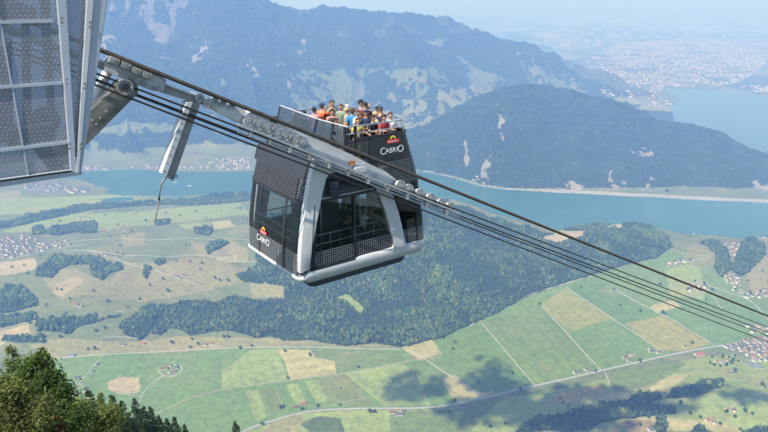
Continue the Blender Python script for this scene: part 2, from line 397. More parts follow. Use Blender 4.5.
    sc = nd(nt, 'ShaderNodeVectorMath', operation='SCALE'); nt.links.new(at.outputs['Color'], sc.inputs[0]); nt.links.new(mr.outputs[0], sc.inputs['Scale'])
    nt.links.new(sc.outputs[0], b.inputs['Base Color']); b.inputs['Roughness'].default_value = .95; b.inputs['Specular IOR Level'].default_value = .1
    o = mesh_np('ground', np.stack([X, Y, Z], 1), F, m_, smooth_=True, attrs={'cover': col})
    tag(o, kind='structure')
    dr = np.gradient(rr); da = np.gradient(az)
    area = (RR * da[None, :] * dr[:, None]).ravel()
    vis = (np.abs(A.ravel()) < .62)
    return (X, Y, Z, area), np.where((Z > 1) & vis, cls, 0)
TERR, TCLS = terrain()
# lake
m_, nt, b = mat('lake_water')
b.inputs['Base Color'].default_value = (.022, .15, .155, 1); b.inputs['Roughness'].default_value = .22; b.inputs['Specular IOR Level'].default_value = .35
tc = nd(nt, 'ShaderNodeTexCoord'); no = nd(nt, 'ShaderNodeTexNoise'); no.inputs['Scale'].default_value = .004; no.inputs['Detail'].default_value = 5
n2 = nd(nt, 'ShaderNodeTexNoise'); n2.inputs['Scale'].default_value = .05
nt.links.new(tc.outputs['Object'], no.inputs['Vector']); nt.links.new(tc.outputs['Object'], n2.inputs['Vector'])
cr = nd(nt, 'ShaderNodeValToRGB'); cr.color_ramp.elements[0].position = .35; cr.color_ramp.elements[0].color = (.04, .125, .115, 1); cr.color_ramp.elements[1].position = .65; cr.color_ramp.elements[1].color = (.052, .155, .138, 1)
nt.links.new(no.outputs['Fac'], cr.inputs[0]); nt.links.new(cr.outputs[0], b.inputs['Base Color'])
bp = nd(nt, 'ShaderNodeBump'); bp.inputs['Strength'].default_value = .15; bp.inputs['Distance'].default_value = 1; nt.links.new(n2.outputs['Fac'], bp.inputs['Height']); nt.links.new(bp.outputs[0], b.inputs['Normal'])
lk = mesh_np('lake', [(-9000, 3300, 0), (14000, 3300, 0), (14000, 14500, 0), (-9000, 14500, 0)], [(0, 1, 2, 3)], m_)
tag(lk, kind='structure')

# ------------------------------------------------------------------ light, air, camera
SUN_EL, SUN_AZ = R(52), R(-38)       # azimuth of the sun seen from above, from -Y (behind the viewer), negative = to the left
sd = Vector((math.sin(SUN_AZ) * math.cos(SUN_EL), -math.cos(SUN_AZ) * math.cos(SUN_EL), math.sin(SUN_EL)))
w = bpy.data.worlds.new('World'); scene.world = w; w.use_nodes = True
bg = w.node_tree.nodes['Background']; sky = w.node_tree.nodes.new('ShaderNodeTexSky'); sky.sky_type = 'NISHITA'; sky.sun_disc = False
sky.sun_elevation = SUN_EL; sky.sun_rotation = math.atan2(sd.x, sd.y); sky.altitude = 1500; sky.dust_density = 1.5
w.node_tree.links.new(sky.outputs[0], bg.inputs[0]); bg.inputs[1].default_value = .12
sl = bpy.data.lights.new('sun', 'SUN'); sl.energy = 4.0; sl.angle = R(.53); sl.color = (1, .965, .92)
so = bpy.data.objects.new('sun', sl); C.objects.link(so); so.rotation_euler = (-sd).to_track_quat('-Z', 'Y').to_euler()
cam = bpy.data.cameras.new('camera'); co = bpy.data.objects.new('camera', cam); C.objects.link(co)
co.location = (0, 0, CAMZ); co.rotation_euler = (math.pi / 2 - TH, 0, 0)
cam.sensor_width = 36; cam.lens = 36 * FPX / 768; cam.clip_start = .1; cam.clip_end = 300000
scene.camera = co
vs = scene.view_settings; vs.view_transform = 'Standard'; vs.look = 'None'; vs.gamma = 1; vs.exposure = .74; vs.use_curve_mapping = False
cy = scene.cycles
scene.render.engine = 'CYCLES'; cy.use_denoising = True; cy.max_bounces = 8; cy.volume_bounces = 1; cy.transparent_max_bounces = 24; cy.diffuse_bounces = 3; cy.glossy_bounces = 3
cy.use_adaptive_sampling = True; cy.adaptive_threshold = .01
hm = bpy.data.materials.new('air'); hm.use_nodes = True; nt = hm.node_tree; nt.nodes.clear()
pv = nt.nodes.new('ShaderNodeVolumePrincipled'); ou = nt.nodes.new('ShaderNodeOutputMaterial'); nt.links.new(pv.outputs[0], ou.inputs['Volume'])
pv.inputs['Color'].default_value = (.25, .45, 1.0, 1); pv.inputs['Absorption Color'].default_value = (.74, .74, 1, 1); pv.inputs['Density'].default_value = 1.5e-4; pv.inputs['Anisotropy'].default_value = 0.0
bm = bmesh.new(); bmesh.ops.create_cube(bm, size=1)
me = bpy.data.meshes.new('haze'); bm.to_mesh(me); me.materials.append(hm); hz = bpy.data.objects.new('haze', me); C.objects.link(hz)
hz.scale = (270000, 270000, 2300); hz.location = (0, 0, 2300 / 2 - 60); tag(hz, kind='stuff')
# ------------------------------------------------------------------ woods
def tri_template(kind, seed):
    rg = random.Random(seed)
    rings = {'round': [(.08, .30), (.32, .52), (.62, .50), (.86, .27)], 'pine': [(.05, .34), (.38, .30), (.40, .2)], 'lump': [(.05, .42), (.5, .5)]}[kind]
    n = 6 if kind != 'lump' else 5
    v = []; f = []
    for k, (z, r) in enumerate(rings):
        for i in range(n):
            a = 2 * math.pi * (i + .5 * (k % 2)) / n + rg.uniform(-.2, .2); q = r * rg.uniform(.78, 1.2)
            v.append((q * math.cos(a), q * math.sin(a), z + rg.uniform(-.05, .05)))
    top = len(v); v.append((rg.uniform(-.06, .06), rg.uniform(-.06, .06), 1.0))
    for k in range(len(rings) - 1):
        for i in range(n):
            a, b = k * n + i, k * n + (i + 1) % n; c, d = a + n, b + n
            f += [(a, b, d), (a, d, c)]
    l = (len(rings) - 1) * n
    for i in range(n): f.append((l + i, l + (i + 1) % n, top))
    return np.array(v), np.array(f)
def leaf_mat(name, tint=1.0):
    m, nt, b = mat(name)
    at = nd(nt, 'ShaderNodeAttribute', attribute_name='leaf'); nt.links.new(at.outputs['Color'], b.inputs['Base Color'])
    b.inputs['Roughness'].default_value = .9; b.inputs['Specular IOR Level'].default_value = .1
    return m
LEAF = leaf_mat('tree_leaves')
def plant(name, P, hts, kinds, cols):
    V = []; F = []; K = []; off = 0
    temps = {k: [tri_template(k, s) for s in range(5)] for k in ('round', 'pine', 'lump')}
    pick = rng.integers(0, 5, len(P))
    for kk in ('round', 'pine', 'lump'):
        for s in range(5):
            m = (kinds == kk) & (pick == s); n = m.sum()
            if not n: continue
            tv, tf = temps[kk][s]
            h = hts[m]; wd = h * {'round': .85, 'pine': .62, 'lump': 1.25}[kk] * rng.uniform(.8, 1.25, n); a = rng.uniform(0, 6.28, n)
            ca, sa = np.cos(a), np.sin(a)
            x = tv[None, :, 0] * wd[:, None]; y = tv[None, :, 1] * wd[:, None]
            q = np.stack([x * ca[:, None] - y * sa[:, None] + P[m, 0][:, None], x * sa[:, None] + y * ca[:, None] + P[m, 1][:, None], tv[None, :, 2] * h[:, None] + P[m, 2][:, None]], 2)
            V.append(q.reshape(-1, 3)); F.append((tf[None] + off + (np.arange(n) * len(tv))[:, None, None]).reshape(-1, 3))
            K.append(np.repeat(cols[m], len(tv), 0)); off += n * len(tv)
    o = mesh_np(name, np.concatenate(V), np.concatenate(F), LEAF, attrs={'leaf': np.concatenate(K)})
    tag(o, kind='stuff'); return o
def leafcols(P, n):
    base = np.array([(.040, .078, .026), (.065, .105, .032), (.028, .055, .028), (.10, .125, .04), (.055, .085, .042)])[rng.choice(5, n, p=[.34, .26, .2, .1, .1])]
    return base * (1.12, 1.1, .98) * (1.1 + .42 * fbm(P[:, 0], P[:, 1], 150, 4, seed=71))[:, None] * rng.uniform(.78, 1.24, n)[:, None]
def scatter(mask, spacing, hmin, hmax, pine, lump=False):
    X, Y, Z, area = TERR
    idx = np.nonzero(mask)[0]
    p = np.minimum(area[idx] / spacing ** 2, 1); idx = idx[rng.random(len(idx)) < p]
    s = np.sqrt(area[idx]); P = np.stack([X[idx] + rng.uniform(-.5, .5, len(idx)) * s, Y[idx] + rng.uniform(-.5, .5, len(idx)) * s, Z[idx] - .6], 1)
    h = rng.uniform(hmin, hmax, len(idx))
    pn_ = fbm(P[:, 0], P[:, 1], 130, 3, seed=91); kinds = np.where(rng.random(len(idx)) < pine + 1.6 * pn_, 'pine', 'round') if not lump else np.full(len(idx), 'lump'); h = h * (1 + .8 * fbm(P[:, 0], P[:, 1], 70, 2, seed=92))
    return P, h, kinds
P, h, k = scatter(TCLS == 1, 9.2, 10, 20, .42); cc_ = leafcols(P, len(P)); cc_[k == 'pine'] *= (.62, .68, .8); cc_[k == 'round'] *= (1.12, 1.1, 1.0); plant('forest', P, h, k, cc_); print('near forest', len(P))
def farcols(P): return leafcols(P, len(P)) * .45 + np.array((.034, .056, .03)) * .5
P, h, k = scatter((TCLS == 2) & (TERR[1] < 6500) & (TERR[0] > -300), 11.5, 9, 15, .5, True); plant('forest', P, h, k, farcols(P)); print('headland forest', len(P))
P, h, k = scatter((TCLS == 2) & ((TERR[1] >= 6500) | (TERR[0] <= -300)), 21, 11, 20, .5, True); plant('forest', P, h, k, farcols(P)); print('mountain forest', len(P))

# ------------------------------------------------------------------ roads and lanes
def strip(name, px, width, m, lift=.9, smooth_n=2):
    p = drape(px)[:, :2]
    for _ in range(smooth_n):
        q = [p[0]]
        for a, b in zip(p[:-1], p[1:]): q += [a * .75 + b * .25, a * .25 + b * .75]
        p = np.array(q + [p[-1]])
    pts = [p[0]]
    for a, b in zip(p[:-1], p[1:]):
        n = max(1, int(np.linalg.norm(b - a) / 18))
        for i in range(1, n + 1): pts.append(a + (b - a) * i / n)
    p = np.array(pts); t = np.gradient(p, axis=0); t /= np.linalg.norm(t, axis=1)[:, None] + 1e-9
    nrm = np.stack([-t[:, 1], t[:, 0]], 1) * width / 2
    L, Rr = p + nrm, p - nrm
    zl, zr = H(L[:, 0], L[:, 1]), H(Rr[:, 0], Rr[:, 1]); z = np.maximum(zl, zr) + lift
    n = len(p); V = np.concatenate([np.column_stack([L, z]), np.column_stack([Rr, z]), np.column_stack([L, z - 2.2]), np.column_stack([Rr, z - 2.2])])
    i = np.arange(n - 1)
    F = np.concatenate([np.stack([n + i, n + i + 1, i + 1, i], 1), np.stack([i, i + 1, 2 * n + i + 1, 2 * n + i], 1), np.stack([3 * n + i, 3 * n + i + 1, n + i + 1, n + i], 1)])
    return tag(mesh_np(name, V, F, m), kind='structure')
ASPH = simple('pale_road', (.36, .36, .35), .9, var=.08, scale=.05)
LANE = simple('lane_gravel', (.40, .385, .33), .95, var=.1, scale=.05)
PATH = simple('earth_path', (.34, .29, .20), .95, var=.15, scale=.05)
strip('road', [(236,436),(250,428),(265,423),(300,412),(340,408.5),(380,408),(425,408),(456,404.5),(500,394),(560,380),(620,366),(680,352.5),(722,345),(768,338),(800,333)], 11, ASPH)
strip('road', [(40,361),(70,357),(103,354.5),(130,353),(180,350),(240,347.5),(300,347),(402,349)], 6, LANE)
for px, wd in [([(401,346),(420,355),(445,373),(465,383),(480,397)],5), ([(480,321),(500,344),(520,368),(536,386)],5), ([(541,304.5),(560,325),(580,348),(602,371)],5),
               ([(566,287),(590,303),(620,323),(664,352)],5), ([(614,289),(650,308),(690,330),(714,345)],5), ([(605,372),(610,384),(613,392)],5),
               ([(140,402),(143,393),(151,384),(163,376)],5), ([(160,370),(170,365),(180,365),(183,369),(180,374),(168,377),(160,374),(160,370)],5), ([(78,385),(90,370),(104,355)],4),
               ([(470,326),(478,320),(500,307),(540,291),(561,285),(600,272)],5), ([(40,246),(70,242),(110,238),(150,240),(200,238),(250,240)],4),
               ([(85,250),(115,254),(160,257),(200,255),(230,260),(262,262)],5), ([(62,251),(95,250),(125,262),(155,272),(178,277),(200,286)],5), ([(0,262),(30,254),(60,248),(85,245)],5),
               ([(613,392),(590,399),(560,402),(540,400),(505,397)],3), ([(650,240),(700,258),(720,251),(740,245)],4), ([(668,262),(690,262),(712,256)],4), ([(708,285),(730,293),(752,300),(768,320)],5),
               ([(690,276),(710,290),(722,310)],4), ([(724,410),(740,402),(752,396),(768,393)],4), ([(728,285),(722,272),(728,262)],5), ([(150,352),(154,343),(130,336),(100,338)],3)]:
    strip('lane', px, wd, LANE)
for px, wd in [([(158,413),(180,402),(200,395),(222,389.5),(260,384),(288,380.5),(330,375),(350,372.5),(385,365.5),(420,358),(440,358)],5), ([(110,390),(125,394),(141,396)],4),
               ([(246,392),(257,421)],3), ([(276,387),(284,410)],3), ([(612,392),(640,390),(660,380),(680,376),(700,370)],4), ([(85,302),(110,298),(150,300)],4), ([(320,408),(350,400),(400,392)],2)]:
    strip('path', px, wd, PATH)

# ------------------------------------------------------------------ houses, barns, single trees
def box_vf(x0, x1, y0, y1, z0, z1):
    v = [(x, y, z) for z in (z0, z1) for y in (y0, y1) for x in (x0, x1)]
    return v, [(0, 2, 3, 1), (4, 5, 7, 6), (0, 1, 5, 4), (2, 6, 7, 3), (0, 4, 6, 2), (1, 3, 7, 5)]
WALLM = [simple('plaster', (.72, .70, .64), .9, var=.06), simple('cream_plaster', (.62, .55, .42), .9, var=.06), simple('dark_timber', (.16, .10, .06), .9, var=.2), simple('grey_plaster', (.5, .5, .5), .9, var=.06)]
ROOFM = [simple('brown_tiles', (.20, .115, .08), .9, var=.2), simple('red_tiles', (.33, .14, .09), .9, var=.2), simple('slate_roof', (.12, .125, .14), .8, var=.2), simple('pink_tiles', (.27, .205, .175), .9, var=.15), simple('blue_sheet_roof', (.13, .17, .26), .6, var=.1)]
GLASSM = simple('window_glass', (.03, .035, .04), .15, var=.05)
HP = {}
def house_parts(L, W, Hh, rise, wm, rm):
    key = (L, W, Hh, rise, wm, rm)
    if key in HP: return HP[key]
    v, f = box_vf(-L / 2, L / 2, -W / 2, W / 2, -2, Hh)
    g = len(v); v += [(-L / 2, 0, Hh + rise * .96), (L / 2, 0, Hh + rise * .96)]; f = f[:1] + f[2:]; f += [(4, 6, g), (7, 5, g + 1)]
    me = bpy.data.meshes.new('wall'); me.from_pydata(v, [], f); me.materials.append(WALLM[wm])
    o = .9; k = rise / (W / 2)
    rv = []
    for x in (-L / 2 - o, L / 2 + o):
        for (y, z) in ((-W / 2 - o, Hh - o * k), (0, Hh + rise), (W / 2 + o, Hh - o * k)):
            rv += [(x, y, z), (x, y, z + .45)]
    rf = [(1, 7, 9, 3), (3, 9, 11, 5), (0, 2, 8, 6), (2, 4, 10, 8), (0, 6, 7, 1), (4, 5, 11, 10), (0, 1, 3, 2), (2, 3, 5, 4), (6, 8, 9, 7), (8, 10, 11, 9)]
    rme = bpy.data.meshes.new('roof'); rme.from_pydata(rv, [], rf); rme.materials.append(ROOFM[rm])
    wv = []; wf = []
    nw = max(2, int(L / 4))
    for fl in range(max(1, int(Hh / 3))):
        for i in range(nw):
            x = -L / 2 + L * (i + .5) / nw
            for y in (-W / 2 - .04, W / 2 + .04):
                b = len(wv); z = 1 + fl * 2.9; wv += [(x - .6, y, z), (x + .6, y, z), (x + .6, y, z + 1.3), (x - .6, y, z + 1.3)]; wf.append((b, b + 1, b + 2, b + 3))
    HP[key] = (me, rme); return HP[key]
def house(x, y, rz, dims, label, group=None, name='house', cat='house', chim=True):
    w_, r_ = house_parts(*dims)
    e = bpy.data.objects.new(name, None); C.objects.link(e); e.location = (x, y, float(H(np.array([x]), np.array([y]))[0])); e.rotation_euler = (0, 0, rz)
    tag(e, label, cat, group)
    for n_, me in (('wall', w_), ('roof', r_)):
        o = bpy.data.objects.new(n_, me); C.objects.link(o); o.parent = e
    return e
# farms and buildings that can be picked out one by one: pixel, size, rotation, label
SPOT = [
 (164,369,(26,14,5,5,0,0),.3,'brown roofed farmhouse inside the round gravel loop in the green field','farmhouse'),
 (172,372,(30,15,5,5,0,3),.9,'pink roofed barn on the south side of the round gravel loop','barn'),
 (177,368,(18,11,5,4,0,2),1.7,'grey roofed shed on the east side of the round gravel loop','shed'),
 (170,366,(14,10,5,4,0,0),.0,'small white house at the top of the round gravel loop','house'),
 (71,356,(26,16,6,5,0,4),.15,'blue grey roofed barn beside the lane under the brown slope','barn'),
 (97,365,(12,9,4,3,0,2),1.0,'small white hut halfway along the straight lane','hut'),
 (93,372,(10,8,4,3,0,0),1.0,'tiny hut below the white hut on the straight lane','hut'),
 (77,342+36,(16,12,5,4,0,2),.6,'pale house at the foot of the straight lane behind the treetops','house'),
 (313,353,(13,10,5,4,0,2),.2,'lone white house at the edge of the yellow field','house'),
 (340,391-2,(10,7,3,2,3,2),1.2,'small grey field hut in the middle of the green plain','hut'),
 (303,404,(26,12,5,4,1,1),.35,'long red roofed farmhouse above the bend of the main road','farmhouse'),
 (296,407,(18,10,4,4,2,0),.35,'dark timber barn west of the long red roofed farmhouse','barn'),
 (392,413,(20,13,5,5,0,0),.1,'brown roofed farm building at the west end of the roadside farm','farmhouse'),
 (399,415,(26,15,6,5,0,2),.1,'large slate roofed barn of the roadside farm','barn'),
 (403,412,(14,10,5,4,0,0),.6,'small white house at the east end of the roadside farm','house'),
 (461,407,(22,13,5,4,0,2),.4,'grey roofed farmhouse just south of the road bend','farmhouse'),
 (457,410,(12,9,4,3,3,0),1.0,'small outbuilding beside the grey roofed farmhouse','shed'),
 (508,397,(24,13,5,4,0,3),.5,'pink roofed building where the dark meadow meets the road','building'),
 (577,373,(30,16,6,5,0,2),.35,'big slate roofed barn north of the main road','barn'),
 (586,370,(16,12,6,4,0,0),.35,'white farmhouse east of the big slate roofed barn','farmhouse'),
 (625,358,(20,14,6,5,1,0),.3,'cream farmhouse at the west end of the roadside hamlet','farmhouse'),
 (632,356,(22,14,6,5,0,3),.3,'pink roofed farmhouse in the middle of the roadside hamlet','farmhouse'),
 (629,361,(18,11,5,4,0,0),.3,'brown barn next to the road in the roadside hamlet','barn'),
 (652,352,(26,13,5,4,0,2),.3,'long grey barn of the second hamlet by the road','barn'),
 (659,353,(22,14,6,4,0,0),.3,'brown roofed house at the east end of the second hamlet','house'),
 (649,349,(14,10,5,4,0,3),.8,'small pink roofed house of the second hamlet','house'),
 (684,347,(12,10,5,4,0,2),.3,'small white house north of the road bend','house'),
 (699,355,(36,22,6,6,0,1),.2,'large red roofed barn just south of the road','barn'),
 (700,357.8,(30,6,3,1.5,3,3),.2,'low white annex along the large red roofed barn','shed'),
 (716,362,(16,11,5,4,0,1),.5,'red roofed house at the west end of the tree ringed hamlet','house'),
 (722,363,(18,12,6,4,0,3),.2,'pink roofed house in the middle of the tree ringed hamlet','house'),
 (727,361,(14,11,5,4,1,1),.9,'cream house at the east end of the tree ringed hamlet','house'),
 (752,364,(60,10,4,1.5,3,4),-.35,'longest blue roofed greenhouse shed at the right edge','shed'),
 (757,367.5,(50,10,4,1.5,3,4),-.35,'blue roofed greenhouse shed behind the longest one','shed'),
 (732,373,(34,6,3,1.2,3,2),.1,'low pale polytunnel in the meadow','shed'),
 (652,430,(28,18,7,4,0,2),.3,'pale hall at the bottom edge beside the dark wood','building'),
 (708,421,(20,13,6,5,0,1),.3,'red roofed farmhouse near the lower right corner','farmhouse'),
 (714,423,(16,11,5,4,0,3),1.2,'pink roofed barn near the lower right corner','barn'),
 (728,409,(18,12,5,4,0,3),.3,'pink roofed house beside the curving lane','house'),
 (734,411,(14,10,5,4,0,0),1.1,'brown roofed house below the curving lane','house'),
 (123,345,(15,11,5,4,0,2),.2,'white house with a grey roof on the lane under the long wood','house'),
 (143,344,(16,11,5,4,1,1),.2,'red roofed house on the lane under the long wood','house'),
 (205,345,(15,11,5,4,0,0),.2,'white house beside the trees at the edge of the green plain','house'),
 (211,344,(15,11,5,4,0,1),.2,'red roofed house beside the trees at the edge of the green plain','house'),
 (75,305,(20,12,6,5,1,1),.3,'red roofed farmhouse in the middle of the brown pasture','farmhouse'),
 (80,307,(18,12,5,4,0,3),.3,'pink roofed barn in the middle of the brown pasture','barn'),
 (176,277,(20,13,5,5,0,2),.2,'grey roofed barn on the pasture lane','barn'),
 (181,279,(18,11,5,4,0,3),.8,'pink roofed barn on the pasture lane','barn'),
 (184,276,(14,10,5,4,0,0),.2,'white farmhouse on the pasture lane','farmhouse'),
 (148,271,(14,10,4,4,0,1),.2,'small red roofed hut above the pasture lane','hut'),
 (172,222,(18,12,5,5,1,1),.2,'red roofed farmhouse beyond the lake side meadow','farmhouse'),
 (466,356,(8,6,3,3,1,1),.2,'tiny red roofed shrine where two paths meet','hut'),
 (556,283,(26,13,6,4,0,3),.4,'pale building where the gravel stream leaves the wood','building'),
]
for px, py, dm, rz, lab, cat in SPOT:
    if px == 466: px, py = 413, 357.5
    q = drape([(px, py)])[0]; house(q[0], q[1], rz, dm, lab, None, {'farmhouse': 'farmhouse', 'barn': 'barn'}.get(cat, cat), cat)
# villages: houses nobody can tell apart share a label and a group
VILL = [
 ([(0,240),(28,234),(50,240),(48,250),(20,258),(0,260)], 58, 'pale house in the dense village at the left edge', 'houses of the village at the left edge', 24),
 ([(53,243),(70,240),(72,246),(56,249)], 9, 'pale house in the short row east of the dense village', 'houses of the row east of the village', 24),
 ([(76,216),(88,214),(90,222),(78,224)], 6, 'house among the trees below the lakeside strip of wood', 'houses among the trees', 24),
 ([(92,253),(122,252),(124,257),(94,257)], 9, 'house in the row between two dark copses', 'houses between the copses', 26),
 ([(96,230),(126,227),(126,232),(98,234)], 7, 'house along the upper pasture lane', 'houses along the upper pasture lane', 26),
 ([(722,346),(745,340),(768,338),(768,361),(755,362),(742,353)], 48, 'house in the village where the main road leaves the picture', 'houses of the roadside village', 22),
 ([(768,338),(800,333),(800,372),(768,361)], 14, 'house in the village where the main road leaves the picture', 'houses of the roadside village', 24),
 ([(666,262),(685,261),(684,265),(668,266)], 8, 'house on the rise above the round meadow', 'houses above the round meadow', 26),
 ([(688,284),(708,288),(706,292),(690,291)], 10, 'house in the hamlet of the wide green plain', 'houses of the hamlet on the plain', 24),
 ([(724,276),(736,274),(744,292),(736,294)], 14, 'house between the two lakeside copses', 'houses between the lakeside copses', 24),
 ([(738,292),(768,290),(768,297),(744,298)], 14, 'house in the scattered row at the right edge', 'houses of the row at the right edge', 26),
 ([(724,243),(739,243),(735,256),(730,256)], 20, 'white house in the bay by the lake shore', 'houses in the lake bay', 24),
 ([(746,326),(768,328),(768,334),(750,332)], 8, 'house beside the plain under the ropes', 'houses under the ropes', 24),
 ([(22,184),(58,182),(64,187),(58,192),(30,193)], 26, 'pale building in the harbour village on the lake flats', 'buildings of the harbour village', 34),
 ([(62,187),(86,188),(88,192),(66,193)], 12, 'pale building on the flats behind the harbour', 'buildings behind the harbour', 34),
]
hv = [(14,11,6,4,0,0),(12,10,6,4,0,2),(16,11,7,4,0,3),(13,11,5,4,1,0),(12,10,6,4,0,1),(18,12,8,3,0,2),(11,9,5,4,3,0)]
for poly, n, lab, grp, gap in VILL:
    pw = DP(poly); x0, y0 = pw.min(0); x1, y1 = pw.max(0); got = []; tries = 0
    while len(got) < n and tries < 4000:
        tries += 1
        q = np.array([[random.uniform(x0, x1), random.uniform(y0, y1)]])
        if not inpoly(q[:, 0], q[:, 1], pw)[0] or any((q[0, 0] - a) ** 2 + (q[0, 1] - b) ** 2 < gap * gap for a, b in got): continue
        if H(q[:, 0], q[:, 1])[0] < .5: continue
        got.append((q[0, 0], q[0, 1]))
    base = random.uniform(0, 1.5)
    for a, b in got:
        d = random.choice(hv)
        if gap > 30: d = (d[0] * 2, d[1] * 1.5, d[2] + 2, 3, random.choice([0, 0, 3]), random.choice([2, 3, 0, 2]))
        house(a, b, base + random.choice([0, math.pi / 2]) + random.uniform(-.15, .15), (d[0] * 1.25, d[1] * 1.2, d[2] * 1.15, *d[3:]), lab, grp)
# the shore settlement under the great mountain and the town at the far lake: masses of roofs
def town(name, polys, n, smin, smax, hmin, hmax):
    V = []; F = []; K = []
    area = [abs(np.sum(p[:, 0] * np.roll(p[:, 1], 1) - p[:, 1] * np.roll(p[:, 0], 1))) / 2 for p in polys]
    for p, a in zip(polys, area):
        m = int(n * a / sum(area)); x0, y0 = p.min(0); x1, y1 = p.max(0); q = rng.uniform((x0, y0), (x1, y1), (m * 6, 2)); q = q[inpoly(q[:, 0], q[:, 1], p)]
        q = q[fbm(q[:, 0], q[:, 1], 420, 3, seed=81) + rng.uniform(-.25, .25, len(q)) > -.12][:m]
        z = H(q[:, 0], q[:, 1]); q = q[z > 1]; z = z[z > 1]
        for (x, y), zz in zip(q, z):
            l, w_, h_ = random.uniform(smin, smax), random.uniform(smin, smax) * .6, random.uniform(hmin, hmax); a_ = random.uniform(0, 3.14); c, s = math.cos(a_), math.sin(a_)
            b = len(V)
            for (ux, uy, uz) in ((-1,-1,-3),(1,-1,-3),(1,1,-3),(-1,1,-3),(-1,-1,h_),(1,-1,h_),(1,1,h_),(-1,1,h_)):
                X_, Y_ = ux * l / 2, uy * w_ / 2; V.append((x + X_ * c - Y_ * s, y + X_ * s + Y_ * c, zz + uz))
            wc = random.choice([(.5,.48,.45),(.42,.40,.36),(.55,.54,.52),(.3,.26,.22),(.3,.2,.16),(.25,.25,.27)]); K += [wc] * 8
            V += [(x - l / 2 * c, y - l / 2 * s, zz + h_ * 1.35), (x + l / 2 * c, y + l / 2 * s, zz + h_ * 1.35)]; rc = random.choice([(.24,.17,.13),(.2,.2,.21),(.28,.23,.2),(.4,.38,.37)]); K += [rc] * 2
            F += [(b, b+1, b+5, b+4), (b+1, b+2, b+6, b+5), (b+2, b+3, b+7, b+6), (b+3, b, b+4, b+7), (b+4, b+5, b+9, b+8), (b+6, b+7, b+8, b+9), (b+4, b+8, b+7, b+7), (b+5, b+6, b+9, b+9)]
    F = [f if f[2] != f[3] else (f[0], f[1], f[2], f[2]) for f in F]
    tri = []
    for f in F:
        tri.append((f[0], f[1], f[2]));
        if f[2] != f[3]: tri.append((f[0], f[2], f[3]))
    m, nt, b = mat(name + '_mat'); at = nd(nt, 'ShaderNodeAttribute', attribute_name='paint'); nt.links.new(at.outputs['Color'], b.inputs['Base Color']); b.inputs['Roughness'].default_value = .8
    tag(mesh_np(name, np.array(V), np.array(tri), m, attrs={'paint': np.array(K)}), 'mass of pale roofs and walls', kind='stuff')
town('shore_settlement', [DP([(80,167),(130,165.5),(250,167),(250,170.3),(130,168.5),(84,171)]), DP([(200,160),(250,158),(250,166),(205,167)])], 200, 10, 24, 6, 11)
town('shore_settlement', [DP([(470,178),(482,176),(484,184),(478,184)]), DP([(568,188),(582,188),(582,193),(568,192)])], 30, 12, 20, 6, 9)
town('distant_town', [DP([(585,62),(620,44),(690,38),(768,44),(768,62),(740,84),(700,87),(664,86.5),(662,92),(640,90),(610,78)]), DP([(600,84),(640,94),(662,97),(672,104),(664,110),(640,104),(600,92)]), DP([(745,92),(768,96),(768,86),(740,86)])], 5200, 18, 60, 8, 22)
town('distant_town', [DP([(530,40),(560,26),(768,22),(768,36),(640,38),(560,52)]), DP([(560,14),(768,10),(768,20),(600,22)])], 1500, 40, 140, 10, 25)

# single trees on meadows and along lanes
def make_tree():
    e = bpy.data.objects.new('tree', None); C.objects.link(e)
    tv, tf = [], []
    rings = [(-1, .5), (2.5, .38), (6, .22)]
    for z, r in rings:
        for i in range(6): a = i * math.pi / 3; tv.append((r * math.cos(a), r * math.sin(a), z))
    for k in range(2):
        for i in range(6): tf.append((k * 6 + i, k * 6 + (i + 1) % 6, k * 6 + 6 + (i + 1) % 6, k * 6 + 6 + i))
    t = mesh_np('trunk', tv, tf, simple('bark', (.12, .09, .06), .9), e)
    v, f, off = [], [], 0
    rg = random.Random(4)
    for q in range(9):
        a_, f_ = tri_template('round', q); s = rg.uniform(3.2, 4.6)
        cx, cy, cz = rg.uniform(-2.2, 2.2), rg.uniform(-2.2, 2.2), rg.uniform(2.2, 6.5)
        v.append(a_ * (s, s, s * .95) + (cx, cy, cz)); f.append(f_ + off); off += len(a_)
    vv = np.concatenate(v); cc = np.tile((.05, .085, .03), (len(vv), 1)) * rng.uniform(.8, 1.25, len(vv))[:, None]
    mesh_np('crown', vv, np.concatenate(f), LEAF, e, attrs={'leaf': cc})
    return e
def dup(root):
    r = root.copy(); C.objects.link(r)
    for ch in list(root.children):
        c = ch.copy(); C.objects.link(c); c.parent = r
        for g in list(ch.children):
            d = g.copy(); C.objects.link(d); d.parent = c
    return r
proto = make_tree(); first = True
def tree_at(px, py, s, lab, grp):
    global first
    q = drape([(px, py)])[0]
    if q[2] < 0: return
    t = proto if first else dup(proto); first = False
    t.location = q; t.rotation_euler = (0, 0, random.uniform(0, 6)); t.scale = (s, s, s * random.uniform(.9, 1.15)); tag(t, lab, 'tree', grp)
